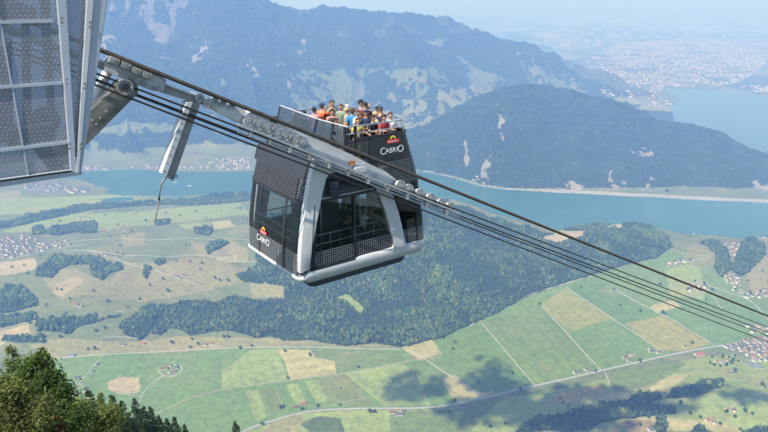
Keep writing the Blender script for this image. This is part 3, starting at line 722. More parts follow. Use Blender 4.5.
TREES = [('round tree standing alone on the western pastures', 'single trees of the western pastures', [(60,222),(96,213),(105,216),(122,212),(136,214),(150,213),(196,212),(222,211),(238,209),(241,209),(118,226),(110,238),(132,232),(120,246),(127,237),(166,214),
      (180,216),(146,222),(205,226),(243,218),(247,219),(12,268),(24,266),(40,256),(28,274),(57,290),(62,291),(70,300),(94,292),(108,302),(128,308),(150,286),(163,280),(176,262),(190,262),(202,264),(186,246),(190,245),
      (200,270),(215,279),(220,281),(228,281),(236,296),(96,332),(105,329),(126,328),(60,338),(88,350),(95,350),(30,324),(46,306),(66,314),(172,344),(198,345),(192,340),(224,338),(228,338),(140,300),(84,264),(168,292),(206,219)]),
   ('round tree beside a lane on the green plain', 'single trees of the green plain', [(288,379),(310,356),(358,368),(284,407),(281,409),(302,410),(318,407),(340,406),(262,425),(285,352),(190,348),(240,349),(252,347),(370,413),(374,413),(455,403),(449,414),(478,384),
      (540,305),(581,288),(620,306),(662,314),(664,315),(595,372),(640,362),(520,391),(455,343),(453,350),(512,374),(692,344),(614,290),(640,312)]),
   ('round tree on the lower right meadows', 'trees of the lower right meadows', [(710,364),(714,366),(720,367),(726,366),(731,364),(733,361),(729,358),(735,357),(738,362),(712,358),(722,358),(648,418),(660,422),(690,415),(700,418),(720,425),(735,418),(745,412),(752,415),
      (726,413),(740,430),(765,388),(762,386),(680,404),(640,426),(560,400),(563,404),(568,407),(572,411),(577,414),(490,428),(505,425),(540,425),(735,372)]),
   ('round tree by the hamlets of the far plain', 'trees of the far plain', [(674,262),(680,261),(690,261),(695,282),(704,284),(712,291),(688,290),(735,290),(750,294),(760,292),(742,270),(762,272),(748,282),(660,285),(706,300),(768,282),(745,296)])]
for lab, grp, pts in TREES:
    for a, b in pts: tree_at(a, b, random.uniform(1.1, 1.9), lab, grp)
# boats
def boat(px, py, L, lab):
    q = at_z(px, py, .2); e = bpy.data.objects.new('boat', None); C.objects.link(e); e.location = (q[0], q[1], 0); e.rotation_euler = (0, 0, .3); tag(e, lab, 'boat')
    hv_ = [(-.5,-.14,.03),(-.5,.14,.03),(.2,.17,.04),(.2,-.17,.04),(.5,0,.06),(-.45,-.08,-.02),(-.45,.08,-.02),(.4,0,-.02)]
    v = [(a * L, b * L, (c * L)) for a, b, c in hv_]
    f = [(0,3,2,1),(3,4,2),(0,5,7,4,3),(1,2,4,7,6),(0,1,6,5),(5,6,7)]
    me = bpy.data.meshes.new('hull'); me.from_pydata(v, [], f); me.materials.append(WALLM[0]); o = bpy.data.objects.new('hull', me); C.objects.link(o); o.parent = e
    v, f = box_vf(-.3 * L, .12 * L, -.1 * L, .1 * L, .03 * L, .12 * L); me = bpy.data.meshes.new('cabin'); me.from_pydata(v, [], f); me.materials.append(WALLM[0]); o = bpy.data.objects.new('cabin', me); C.objects.link(o); o.parent = e
boat(694, 234, 22, 'white boat crossing the lake on the right'); boat(175, 182.5, 34, 'white boat nearest the village shore'); boat(190, 186, 40, 'white boat in the middle of the lake arm'); boat(756, 203, 20, 'white boat close under the wooded headland')
# clouds high above the valley throw their shade on the fields
cm, nt, b = mat('cloud_vapour'); b.inputs['Base Color'].default_value = (.9, .9, .9, 1); b.inputs['Roughness'].default_value = 1
CV, CF, co_ = [], [], 0
bm = bmesh.new(); bmesh.ops.create_icosphere(bm, subdivisions=2, radius=1); cvv = np.array([v.co[:] for v in bm.verts]); cff = np.array([[v.index for v in f.verts] for f in bm.faces]); bm.free()
S = np.array(sd) * (2700 / sd.z)
for px, py, rx, ry in [(408,388,55,60),(425,392,50,35),(400,396,40,25),(492,378,40,60),(480,386,40,40),(505,384,30,30),(505,402,90,60),(470,412,80,45),(540,412,90,50),(580,400,70,50),(610,396,60,36),(640,408,80,45),(560,424,120,50),(690,396,60,26),(668,412,60,24),(745,402,60,26)]:
    q = np.append(at_z(px, py, 5), 5) + S
    for j in range(int(30 + rx * ry / 60)):
        s = random.uniform(7, 20) * (rx / 60) ** .5; v = cvv * (s, s, s * .7)
        CV.append(v + q + (random.gauss(0, .75) * rx, random.gauss(0, .75) * ry, random.uniform(-10, 40))); CF.append(cff + co_); co_ += len(cvv)
tag(mesh_np('clouds', np.concatenate(CV), np.concatenate(CF), cm, smooth_=True), kind='stuff')
# ------------------------------------------------------------------ near things: everything along the ropes shares one frame
# a = along the ropes (downhill), b = across them (away from the viewer), z = up from the cabin floor
OC = np.array([-2.76, 19.58, -9.0]); AX = np.array([.806, .592, 0.]); AX /= np.linalg.norm(AX); BX = np.array([-AX[1], AX[0], 0.])
RZ = math.atan2(AX[1], AX[0]); ORG = Vector(OC + (0, 0, CAMZ))
def pb(x, y, b):
    r = ray(x, y); t = (b + OC @ BX) / (r @ BX); q = r * t - OC; return (float(q @ AX), float(q[2]))
def pz(x, y, z):
    r = ray(x, y); t = (z + OC[2]) / r[2]; q = r * t - OC; return (float(q @ AX), float(q @ BX))
class MB:
    """collects shapes that end up in one mesh"""
    def __init__(s): s.bm = bmesh.new()
    def box(s, x0, x1, y0, y1, z0, z1, bev=0.0, M=None):
        r = bmesh.ops.create_cube(s.bm, size=1); vs_ = r['verts']
        for v in vs_: v.co = Vector(((x0 + x1) / 2 + v.co.x * (x1 - x0), (y0 + y1) / 2 + v.co.y * (y1 - y0), (z0 + z1) / 2 + v.co.z * (z1 - z0)))
        if bev:
            es = list({e for v in vs_ for e in v.link_edges}); rr_ = bmesh.ops.bevel(s.bm, geom=es, offset=bev, segments=2, affect='EDGES', profile=.6); vs_ = list({v for f in rr_['faces'] for v in f.verts} | {v for v in vs_ if v.is_valid})
        if M is not None:
            for v in vs_: v.co = M @ v.co
        return s
    def tube(s, pts, r, n=8, caps=True):
        pts = [Vector(p) for p in pts]; rings = []
        rs = r if isinstance(r, (list, tuple)) else [r] * len(pts)
        for i, p in enumerate(pts):
            t = (pts[min(i + 1, len(pts) - 1)] - pts[max(i - 1, 0)]).normalized()
            u = t.cross(Vector((0, 0, 1)) if abs(t.z) < .95 else Vector((1, 0, 0))).normalized(); w_ = t.cross(u)
            rings.append([s.bm.verts.new(p + (u * math.cos(k * 2 * math.pi / n) + w_ * math.sin(k * 2 * math.pi / n)) * rs[i]) for k in range(n)])
        for A_, B_ in zip(rings[:-1], rings[1:]):
            for k in range(n): s.bm.faces.new((A_[k], A_[(k + 1) % n], B_[(k + 1) % n], B_[k]))
        if caps: s.bm.faces.new(rings[0][::-1]); s.bm.faces.new(rings[-1])
        return s
    def prism(s, poly, b0, b1, bev=0.0, plane='b'):
        """poly in (a, z), extruded across from b0 to b1"""
        f = (lambda p, q: (p[0], q, p[1])) if plane == 'b' else (lambda p, q: (q, p[0], p[1])) if plane == 'a' else (lambda p, q: (p[0], p[1], q))
        lo = [s.bm.verts.new(f(p, b0)) for p in poly]; hi = [s.bm.verts.new(f(p, b1)) for p in poly]; n = len(poly)
        fs = [s.bm.faces.new(lo), s.bm.faces.new(hi[::-1])]
        for i in range(n): fs.append(s.bm.faces.new((lo[i], hi[i], hi[(i + 1) % n], lo[(i + 1) % n])))
        if bev:
            es = list({e for fc in fs for e in fc.edges}); bmesh.ops.bevel(s.bm, geom=es, offset=bev, segments=2, affect='EDGES', profile=.6)
        return s
    def wheel(s, c, r, w_, axis='b', n=28, hub=True):
        prof = [(0, -w_ * .5), (r * .25, -w_ * .5), (r * .3, -w_ * .35), (r * .72, -w_ * .28), (r * .8, -w_ * .5), (r, -w_ * .5), (r, -w_ * .3), (r * .9, 0), (r, w_ * .3), (r, w_ * .5), (r * .8, w_ * .5), (r * .72, w_ * .28), (r * .3, w_ * .35), (r * .25, w_ * .5), (0, w_ * .5)]
        rings = []
        for rad, off in prof:
            rg_ = []
            for k in range(n if rad > 0 else 1):
                a_ = 2 * math.pi * k / n; q = (rad * math.cos(a_), off, rad * math.sin(a_))
                rg_.append(s.bm.verts.new((c[0] + q[0], c[1] + q[1], c[2] + q[2]) if axis == 'b' else (c[0] + q[0], c[1] + q[2], c[2] + q[1])))
            rings.append(rg_)
        for A_, B_ in zip(rings[:-1], rings[1:]):
            for k in range(n):
                if len(A_) == 1: s.bm.faces.new((A_[0], B_[(k + 1) % n], B_[k]))
                elif len(B_) == 1: s.bm.faces.new((A_[k], A_[(k + 1) % n], B_[0]))
                else: s.bm.faces.new((A_[k], A_[(k + 1) % n], B_[(k + 1) % n], B_[k]))
        return s
    def quadstrip(s, rows):
        vr = [[s.bm.verts.new(p) for p in r] for r in rows]
        for A_, B_ in zip(vr[:-1], vr[1:]):
            for k in range(len(A_) - 1): s.bm.faces.new((A_[k], A_[k + 1], B_[k + 1], B_[k]))
        return s
    def build(s, name, m, parent=None, smooth_=False, loc=None):
        bmesh.ops.recalc_face_normals(s.bm, faces=s.bm.faces)
        me = bpy.data.meshes.new(name); s.bm.to_mesh(me); s.bm.free(); me.materials.append(m)
        if smooth_:
            for p in me.polygons: p.use_smooth = True
            try: me.set_sharp_from_angle(angle=R(38))
            except Exception: pass
        o = bpy.data.objects.new(name, me); C.objects.link(o)
        if parent: o.parent = parent
        elif loc is not None: o.location = loc
        else: o.location = ORG; o.rotation_euler = (0, 0, RZ)
        return o
def dots(name, base, dot, pitch, rad, clear, tint=(1, 1, 1), rough=.4, mode='xz', gloss=True, hexa=False, dot_clear=0.0):
    """sheet with a regular pattern of round dots; clear = how much of the sheet between the dots lets light through"""
    m, nt, b = mat(name); L = nt.links.new
    tc = nd(nt, 'ShaderNodeTexCoord'); sp = nd(nt, 'ShaderNodeSeparateXYZ'); L(tc.outputs['Object'], sp.inputs[0])
    def M_(op, a, b_=None, c=None):
        n = nt.nodes.new('ShaderNodeMath'); n.operation = op
        for i, q in enumerate((a, b_, c)):
            if q is None: continue
            if isinstance(q, (int, float)): n.inputs[i].default_value = q
            else: L(q, n.inputs[i])
        return n.outputs[0]
    u = M_('ADD', sp.outputs['X'], sp.outputs['Y']); u = M_('DIVIDE', u, pitch); v = M_('DIVIDE', sp.outputs['Z'], pitch * (.866 if hexa else 1))
    if hexa: u = M_('ADD', u, M_('MULTIPLY', M_('MODULO', M_('FLOOR', v), 2.0), .5))
    fu = M_('SUBTRACT', M_('FRACT', u), .5); fv = M_('SUBTRACT', M_('FRACT', v), .5)
    d = M_('SQRT', M_('ADD', M_('MULTIPLY', fu, fu), M_('MULTIPLY', fv, fv)))
    isdot = M_('LESS_THAN', d, rad)
    mix = nt.nodes.new('ShaderNodeMix'); mix.data_type = 'RGBA'; L(isdot, mix.inputs[0]); mix.inputs[6].default_value = (*base, 1); mix.inputs[7].default_value = (*dot, 1)
    L(mix.outputs[2], b.inputs['Base Color']); b.inputs['Roughness'].default_value = rough
    tr = nt.nodes.new('ShaderNodeBsdfTransparent'); tr.inputs[0].default_value = (*tint, 1)
    ms = nt.nodes.new('ShaderNodeMixShader'); fac = M_('SUBTRACT', 1.0, M_('ADD', M_('MULTIPLY', M_('SUBTRACT', 1.0, isdot), clear), M_('MULTIPLY', isdot, dot_clear)))
    L(fac, ms.inputs[0]); L(tr.outputs[0], ms.inputs[1]); L(b.outputs[0], ms.inputs[2]); last = ms.outputs[0]
    if gloss:
        g = nt.nodes.new('ShaderNodeBsdfGlossy'); g.inputs['Roughness'].default_value = .03; fr = nt.nodes.new('ShaderNodeFresnel'); fr.inputs[0].default_value = 1.5
        m2 = nt.nodes.new('ShaderNodeMixShader'); L(fr.outputs[0], m2.inputs[0]); L(last, m2.inputs[1]); L(g.outputs[0], m2.inputs[2]); last = m2.outputs[0]
    L(last, nt.nodes['Material Output'].inputs[0]); return m
def glass(name, tint, ior=1.5):
    m, nt, b = mat(name); nt.nodes.remove(b); L = nt.links.new
    tr = nt.nodes.new('ShaderNodeBsdfTransparent'); tr.inputs[0].default_value = (*tint, 1); g = nt.nodes.new('ShaderNodeBsdfGlossy'); g.inputs['Roughness'].default_value = .02
    fr = nt.nodes.new('ShaderNodeFresnel'); fr.inputs[0].default_value = ior; ms = nt.nodes.new('ShaderNodeMixShader')
    L(fr.outputs[0], ms.inputs[0]); L(tr.outputs[0], ms.inputs[1]); L(g.outputs[0], ms.inputs[2]); L(ms.outputs[0], nt.nodes['Material Output'].inputs[0]); return m
WHITE = simple('silver_white_paint', (.60, .595, .57), .38, var=.09, scale=2.5)
PALE = simple('pale_grey_paint', (.50, .51, .51), .45, var=.08, scale=2)
DARK = simple('anthracite_paint', (.022, .024, .028), .35, var=.1, scale=2)
SKIRT = simple('dark_grey_skirt', (.05, .055, .062), .45, var=.1, scale=2)
SLATE = simple('slate_blue_panel', (.035, .042, .058), .75, var=.08, scale=2)
STEEL = simple('galvanised_steel', (.40, .41, .41), .55, .15, var=.18, scale=5)
ARMG = simple('dull_olive_steel', (.15, .145, .125), .6, .1, var=.3, scale=3, bump=.1)
STEELD = simple('weathered_grey_steel', (.25, .245, .225), .6, .1, var=.22, scale=3, bump=.1)
RUBBER = simple('black_rubber', (.02, .02, .02), .8)
CHROME = simple('bare_metal', (.48, .48, .47), .45, .55, var=.3, scale=9)
RAILM = simple('stainless_rail', (.62, .63, .64), .3, .8, var=.05)
ROPE = simple('rope_strands', (.105, .085, .065), .65, .3, var=.25, scale=8)
ROPED = simple('dark_rope_strands', (.04, .038, .036), .6, .3, var=.25, scale=8)
GLSD = glass('door_pane', (.84, .87, .88)); GLS = glass('tinted_window', (.60, .64, .66), 1.6); GLSC = glass('deck_screen_glass', (.17, .20, .27), 2.6)
GRILL = dots('dotted_panel', (.018, .02, .024), (.36, .38, .40), .085, .27, .25)
GRILLU = dots('dotted_upper_panel', (.02, .022, .026), (.24, .26, .28), .085, .27, 0, gloss=False)
PANEL = simple('gloss_black_panel', (.012, .013, .016), .12, coat=.5)
car = bpy.data.objects.new('cable_car', None); C.objects.link(car); car.location = ORG; car.rotation_euler = (0, 0, RZ)
tag(car, 'black and silver two storey cable car with a crowded open roof deck', 'cable car')
LEN, WID = 5.44, 4.1
def ins_e(z): return float(np.interp(z, [.1, 1.3, 2.2, 2.7, 3.3, 3.8, 4.6], [0, .06, .2, .3, .45, .62, .88]))
def ins_s(z): return float(np.interp(z, [.35, 3.6, 4.6], [0, .1, .12]))
def ring(z, out=0.0, r=.32, zf=None):
    a0, a1 = ins_e(z) - out, LEN - ins_e(z) + out; b0, b1 = ins_s(z) - out, WID - ins_s(z) + out; P = []
    def seg(p, q, n):
        for i in range(n): P.append((p[0] + (q[0] - p[0]) * i / n, p[1] + (q[1] - p[1]) * i / n, z))
    def arc(cx, cy, s, n=6):
        for i in range(n): t = s + (math.pi / 2) * i / n; P.append((cx + r * math.cos(t), cy + r * math.sin(t), z))
    seg((a0 + r, b0), (a1 - r, b0), 16); arc(a1 - r, b0 + r, -math.pi / 2); seg((a1, b0 + r), (a1, b1 - r), 10); arc(a1 - r, b1 - r, 0)
    seg((a1 - r, b1), (a0 + r, b1), 16); arc(a0 + r, b1 - r, math.pi / 2); seg((a0, b1 - r), (a0, b0 + r), 10); arc(a0 + r, b0 + r, math.pi)
    P.append(P[0])
    if zf: P = [(x, y, zf(x, y)) for x, y, _ in P]
    return P
def band(rings, keep=None, mb=None):
    mb = mb or MB()
    for A_, B_ in zip(rings[:-1], rings[1:]):
        for k in range(len(A_) - 1):
            c = [(A_[k][i] + A_[k + 1][i] + B_[k][i] + B_[k + 1][i]) / 4 for i in range(3)]
            if keep is None or keep(*c):
                mb.bm.faces.new([mb.bm.verts.new(q) for q in (A_[k], A_[k + 1], B_[k + 1], B_[k])])
    bmesh.ops.remove_doubles(mb.bm, verts=mb.bm.verts, dist=.002); return mb
LOWTOP = lambda f: (lambda x, y: f * (.38 - .22 * float(smooth(.45, 0.02, x))))
# base rail all round, thinner at the uphill end
rs = []
for f, o_ in ((-.35, -.10), (-.05, -.01), (.2, .035), (.6, .05), (.9, .035), (1.0, .0), (1.02, -.06)):
    rs.append(ring(.3, o_, .34, LOWTOP(f)))
band(rs).build('base_rail', WHITE, car, True)
MB().prism([(0.1, .16), (5.34, .16), (5.34, .22), (.1, .22)], .12, 3.98).build('floor', SKIRT, car)
MB().prism([pb(306, 283, .35), (.55, -.40), (.75, -.47), (4.45, -.47), (4.62, -.38), (4.68, -.06), (.3, -.06)], .35, 3.75, .03).build('skirt', SKIRT, car)
# glazing, lower dotted strip and upper dotted strip
isn = lambda y: y < .28
band([ring(z) for z in (.95, 1.3, 1.8, 2.2, 2.62)], lambda x, y, z: not (isn(y) and .55 < x < 4.6) and not (y > 3.8 and .55 < x < 4.6)).build('end_window', GLS, car, True)
band([ring(z, zf=(lambda zz: (lambda x, y: max(zz, LOWTOP(1)(x, y))))(z)) for z in (.15, .5, .95)], lambda x, y, z: not (isn(y) and .55 < x < 4.4)).build('dotted_strip', GRILL, car, True)
band([ring(z) for z in (2.62, 2.8, 3.1, 3.4, 3.6)], lambda x, y, z: not (x < .6 and .6 < y < 3.6) ).build('upper_dotted_band', GRILLU, car, True)
# uphill end: louvred face and plain panel above it
e_ = MB(); nz = 9
for i in range(nz):
    z0 = 2.66 + i * .08; z1 = z0 + .08
    e_.bm.faces.new([e_.bm.verts.new(q) for q in ((ins_e(z0) - .01, .6, z0), (ins_e(z0) - .01, 3.62, z0), (ins_e(z1) - .06, 3.62, z1 - .02), (ins_e(z1) - .06, .6, z1 - .02))])
    e_.bm.faces.new([e_.bm.verts.new(q) for q in ((ins_e(z1) - .06, .6, z1 - .02), (ins_e(z1) - .06, 3.62, z1 - .02), (ins_e(z1) - .01, 3.62, z1), (ins_e(z1) - .01, .6, z1))])
e_.build('louvre', simple('louvre_metal', (.05, .057, .072), .8), car)
MB().prism([(ins_e(3.38) - .03, 3.38), (.60, 3.86), (.68, 3.93), (1.36, 4.02), (1.36, 3.5), (.6, 3.42)], .32, 3.78, .02).build('end_panel', SLATE, car)
MB().prism([(ins_e(3.38) - .005, 3.38), (.62, 3.84), (.7, 3.9), (1.36, 3.98), (1.36, 3.5), (.62, 3.5)], .13, 3.97, .02).build('end_shoulder', DARK, car)
MB().box(1.0, 1.03, 1.2, 1.24, 4.0, 4.04).build('bolt', DARK, car)
# frame posts of the uphill window
def bar(name, P1, P2, w_, m, parent=car): return MB().tube([P1, P2], w_, 6).build(name, m, parent)
for b_, wd in ((1.15, .075), (3.0, .05)):
    q = MB()
    q.quadstrip([[(ins_e(z) - .015, b_ - wd, z), (ins_e(z) - .015, b_ + wd, z)] for z in (.16, .6, 1.3, 1.8, 2.2, 2.64)]).build('window_post', DARK, car)
    MB().quadstrip([[(LEN - ins_e(z) + .015, b_ - wd, z), (LEN - ins_e(z) + .015, b_ + wd, z)] for z in (.36, .6, 1.3, 1.8, 2.2, 2.64)]).build('window_post', DARK, car)
band([ring(z, .012) for z in (2.56, 2.72)], lambda x, y, z: not (isn(y) and .5 < x < 4.7)).build('window_header', DARK, car, True)
# side openings between the silver posts
for b_, s in ((.0, 1), (WID, -1)):
    bb = lambda d: b_ + s * d
    y0, y1 = sorted((bb(.03), bb(.07)))
    MB().prism([(.55, .93), (3.9, .93), (3.6, 2.66), (.75, 2.66)], y0, y1).build('door_glass', GLSD, car)
    MB().prism([(.5, .34), (3.98, .34), (3.9, .93), (.55, .93)], y0, y1).build('door_dotted_strip', GRILL, car)
    MB().prism([(4.4, .36), (5.1, .36), (5.06, .93), (4.28, .93)], y0, y1).build('side_dotted_strip', GRILL, car)
    MB().prism([(4.28, .93), (5.05, .93), (4.86, 2.66), (3.9, 2.66)], y0, y1).build('side_window', GLS, car)
    MB().prism([(.75, 2.72), (4.8, 2.72), (4.6, 3.58), (.8, 3.58)], *sorted((bb(.075), bb(.13)))).build('side_dotted_band', GRILLU, car)
    f_ = MB(); z0, z1 = sorted((bb(-.01), bb(.1)))
    f_.prism([(2.14, .36), (2.24, .36), (2.22, 2.68), (2.14, 2.68)], z0, z1); f_.prism([(.7, 2.62), (3.7, 2.62), (3.68, 2.72), (.7, 2.72)], z0, z1)
    f_.prism([(.38, .335), (2.16, .335), (2.16, .40), (.38, .40)], z0 - (.04 if s > 0 else 0), z1 + (.04 if s < 0 else 0)); f_.prism([(.44, .36), (.56, .36), (.80, 2.66), (.70, 2.66)], z0, z1); f_.prism([(3.86, .36), (3.97, .36), (3.58, 2.66), (3.48, 2.66)], z0, z1)
    f_.prism([(4.92, .4), (4.97, .4), (4.86, 2.62), (4.8, 2.62)], z0, z1)
    f_.build('door_frame', DARK, car)
    MB().prism([(.7, 2.725), (3.1, 2.725), (3.1, 2.75), (.7, 2.75)], z0, z1).build('header_strip', RAILM, car)
    # silver posts
    w0, w1 = sorted((bb(-.075), bb(.16)))
    left = [pb(295.5, 271, 0), pb(297.5, 240, 0), pb(301, 212, 0), pb(306, 188, 0), pb(311, 166, 0), pb(318, 150, 0), pb(352, 166, 0), pb(344, 172, 0), pb(333, 171.5, 0), pb(328, 173, 0), pb(324.5, 178, 0), pb(321.5, 192, 0), pb(317, 215, 0), pb(312, 242, 0), pb(308.5, 269, 0)]
    left = [(-.02, .37), (.03, 1.0), (.12, 1.7), (.28, 2.6), (.50, 3.5), (.70, 4.1)] + left[6:]
    if s < 0: left = [(a_ + .35, min(z_, 3.5)) for a_, z_ in left]
    MB().prism(left, w0, w1, .02).build('silver_post', WHITE, car, True)
    w0, w1 = (w0, w1)
    right = [pb(406.5, 246, 0), pb(403.5, 240, 0), pb(397.5, 212, 0), pb(392.5, 196, 0), pb(385, 184, 0), pb(366, 172, 0), pb(362, 176, 0), pb(373, 184, 0), pb(379.5, 196, 0), pb(385, 211, 0), pb(392, 237, 0), pb(393, 246, 0), pb(391, 250.5, 0)]
    if s < 0: right = [(a_ - .2, min(z_, 3.5)) for a_, z_ in right]
    MB().prism(right, w0, w1, .02).build('silver_post', WHITE, car, True)
    MB().prism([(.36, .40), (.385, .40), (.62, 2.62), (.6, 2.62)], *(sorted((bb(-.085), bb(-.06))))).build('post_seam', DARK, car)
# inside
MB().prism([(.35, 2.72), (5.05, 2.72), (5.05, 2.78), (.35, 2.78)], .2, 3.9).build('ceiling', SLATE, car)
MB().box(1.0, 2.5, 1.5, 2.3, .22, 2.72, .03).build('stair_enclosure', SKIRT, car)
ir = MB()
for b_ in (.32, 3.75):
    for z in (1.05, 1.38): ir.tube([(.5, b_, z), (5.05, b_, z)], .022)
    for a_ in (.6, 1.4, 2.3, 3.2, 4.1, 4.9): ir.tube([(a_, b_, .22), (a_, b_, 1.38)], .02)
for a_ in (.38, 5.1):
    for z in (1.05, 1.38): ir.tube([(a_, .4, z), (a_, 3.7, z)], .022)
ir.tube([(.7, .4, 1.1), (1.7, .5, .3)], .02); ir.tube([(2.6, .6, 1.9), (3.8, .7, 1.0)], .02); ir.tube([(3.0, 1.2, .22), (3.0, 1.2, 2.7)], .025); ir.tube([(1.4, .9, .22), (1.4, .9, 2.7)], .025)
ir.build('inner_rail', RAILM, car, True)
# open deck
DZ = 3.45
MB().prism([(.8, DZ - .08), (4.85, DZ - .08), (4.85, DZ), (.8, DZ)], .22, 3.88).build('deck_floor', SKIRT, car)
band([ring(z, .0, .3) for z in (3.6, 3.9, 4.2, 4.5)], lambda x, y, z: (x > 2.98) or (y > 3.8 and x > 1.4)).build('deck_parapet', PANEL, car, True)
bdg = MB()
ro = ring(4.52, .015, .3); keepr = [p for p in ro[:-1]]
bdg.tube([p for p in keepr if p[0] > 2.2 or p[1] > 3.8][:46], .03, 6); bdg.build('parapet_cap', DARK, car, True)
MB().prism([(2.02, 3.6), (2.96, 3.6), (2.96, 4.42), (2.02, 4.42)], .11, .135).build('deck_side_glass', GLS, car)
q = MB()
for a_ in (1.95, 2.36, 2.93): q.prism([(a_ - .035, 3.5), (a_ + .035, 3.5), (a_ + .035, 4.95 if a_ < 2.9 else 4.55), (a_ - .035, 4.95 if a_ < 2.9 else 4.55)], .10, .19)
q.prism([(1.95, 4.40), (2.96, 4.40), (2.96, 4.47), (1.95, 4.47)], .10, .17); q.prism([(1.9, 3.58), (4.4, 3.58), (4.4, 3.66), (1.9, 3.66)], .07, .12)
q.build('gate_frame', DARK, car)
def rail_path(z, out, r=.3):
    P = ring(z, out, r)[:-1]; n = len(P)
    k0 = min(range(16), key=lambda i: abs(P[i][0] - 2.05)); far = [i for i in range(n) if P[i][1] > 3.8 and P[i][0] > 1.5]
    return P[k0:max(far) + 1]
rl = MB()
for z, o_ in ((4.70, -.01), (4.93, -.03)): rl.tube(rail_path(z, o_), .02 if z < 4.9 else .026, 6)
rp = rail_path(4.93, -.03); lo_ = rail_path(4.5, 0)
for i in range(2, len(rp), 5): rl.tube([lo_[min(i, len(lo_) - 1)], rp[i]], .016, 6)
rl.build('handrail', RAILM, car, True)
# wind screen of the deck
top = [(1.62, 3.92, 5.19), (1.62, 2.7, 5.14), (1.68, 1.42, 5.06), (1.86, .7, 5.0), (2.1, .17, 4.93)]
bot = [(1.25, 3.92, 4.02), (1.28, 2.7, 4.02), (1.34, 1.42, 3.98), (1.6, .6, 3.9), (1.92, .17, 3.6)]
MB().quadstrip([top, bot]).build('wind_screen', GLSC, car)
MB().tube(top, .024, 6).build('screen_top_rail', PALE, car, True)
for i, r_ in ((0, .025), (2, .04), (3, .05), (4, .04)): MB().tube([top[i], bot[i]], r_, 6).build('screen_post', DARK, car)
q = MB()
mid = [tuple((np.array(t_) * .5 + np.array(b_) * .5)) for t_, b_ in zip(top, bot)]
q.tube(mid[2:], .025, 6); q.build('screen_frame', DARK, car)
# lettering and badge
def text(body, size, M, m, parent, name='lettering', ext=.004):
    cu = bpy.data.curves.new(name, 'FONT'); cu.body = body; cu.size = size; cu.extrude = ext; cu.align_x = 'CENTER'
    o = bpy.data.objects.new(name, cu); C.objects.link(o); dg = bpy.context.evaluated_depsgraph_get(); me = bpy.data.meshes.new_from_object(o.evaluated_get(dg)); bpy.data.objects.remove(o)
    me.materials.clear(); me.materials.append(m); me.transform(M); o = bpy.data.objects.new(name, me); C.objects.link(o); o.parent = parent; return o
LET = simple('silver_letters', (.72, .73, .74), .4, var=.02); RED = simple('badge_red', (.55, .03, .03), .5, var=.02); YEL = simple('badge_yellow', (.85, .62, .06), .5, var=.02); WH = simple('badge_white', (.8, .8, .8), .5, var=.02)
def badge(frame, s):
    """frame maps (x right, y up, out) on the panel to the cabin"""
    T = frame
    def T4(x, y, o_, sc): return T @ Matrix.Translation((x, y, o_)) @ Matrix.Scale(sc, 4)
    grp_ = []
    let = None
    for ch, x, sz, yy in (('C', -.42 * s, .34, -.02), ('A', -.235 * s, .25, .0), ('B', -.085 * s, .25, 0), ('R', .06 * s, .25, 0), ('I', .175 * s, .25, 0), ('O', .33 * s, .34, -.02)):
        m_ = text(ch, sz * s, T @ Matrix.Translation((x, yy * s, .012)), LET, car)
        grp_.append(m_)
    mb = MB()
    pts = [(.115 * s * math.cos(t), .115 * s * math.sin(t)) for t in np.linspace(0, math.pi, 14)]; inn = [(.055 * s * math.cos(t), .055 * s * math.sin(t)) for t in np.linspace(math.pi, 0, 10)]
    def flat(poly, o0, o1, name, m):
        b2 = MB(); lo = [b2.bm.verts.new(T @ Vector((p[0], p[1], o0))) for p in poly]; hi = [b2.bm.verts.new(T @ Vector((p[0], p[1], o1))) for p in poly]; n = len(poly)
        b2.bm.faces.new(hi); b2.bm.faces.new(lo[::-1])
        for i in range(n): b2.bm.faces.new((lo[i], lo[(i + 1) % n], hi[(i + 1) % n], hi[i]))
        return b2.build(name, m, car)
    up = .47 * s
    flat([(x, y + up) for x, y in pts + inn], .004, .014, 'badge_arc', YEL)
    flat([(-.25 * s, up - .15 * s), (.25 * s, up - .15 * s), (.27 * s, up - .01 * s), (-.25 * s, up - .01 * s)], .006, .018, 'badge_banner', RED)
    text('Stanserhorn', .088 * s, T @ Matrix.Translation((0, up - .105 * s, .02)), WH, car, ext=.002)
BS = .096   # the side panel leans in slightly
Fs = Matrix(((1, 0, 0, 3.87), (0, 0, -1, BS), (0, 1, 0, 3.86), (0, 0, 0, 1)))
badge(Fs, 1.02)
tl = (ins_e(.95) - ins_e(.4)) / .55
Fe = Matrix(((0, tl, -1, ins_e(.62) - .012), (-1, 0, 0, 2.62), (0, 1, 0, .62), (0, 0, 0, 1)))
badge(Fe, 1.0)
text('4', .3, Fe @ Matrix.Translation((1.12, -.16, .01)), LET, car)
# carriage on the near side: beam, hood, sheaves, rope guides
BP = lambda L, b=-.3: [pb(x, y, b) for x, y in L]
beam = MB().prism(BP([(243,111),(258,116),(272,121.5),(300,132.5),(330,145),(350,154),(366,162.5),(384,171),(398,181.5),(396,191),(378,187),(360,179),(345,171),(330,163),(315,155),(300,148),(272,140),(243,127)]), -.42, -.14, .035).build('carriage_beam', WHITE, car, True)
MB().prism(BP([(211,100.5),(222,102),(238,108),(252,114),(250,126),(240,124),(216,112),(209,107)]), -.46, -.2, .04).build('carriage_hood', WHITE, beam, True)
MB().prism(BP([(242,114),(247,110.5),(253,111),(262,115.5),(274,121.5),(290,130),(303,137),(306,144),(296,143),(280,136),(262,127),(246,120)]), -.56, -.16, .04).build('sheave_cover', WHITE, beam, True)
def sheave(px, py, r, b=-.58, m=CHROME):
    a_, z_ = pb(px, py, b); o = MB().wheel((a_, b, z_), r, .12).build('sheave', m, beam, True)
    MB().wheel((a_, b - .045, z_), r * .62, .05, n=20).build('wheel_disc', STEEL, o, True); h = MB().wheel((a_, b - .08, z_), r * .26, .05, n=12).build('hub', STEELD, o, True)
    return o
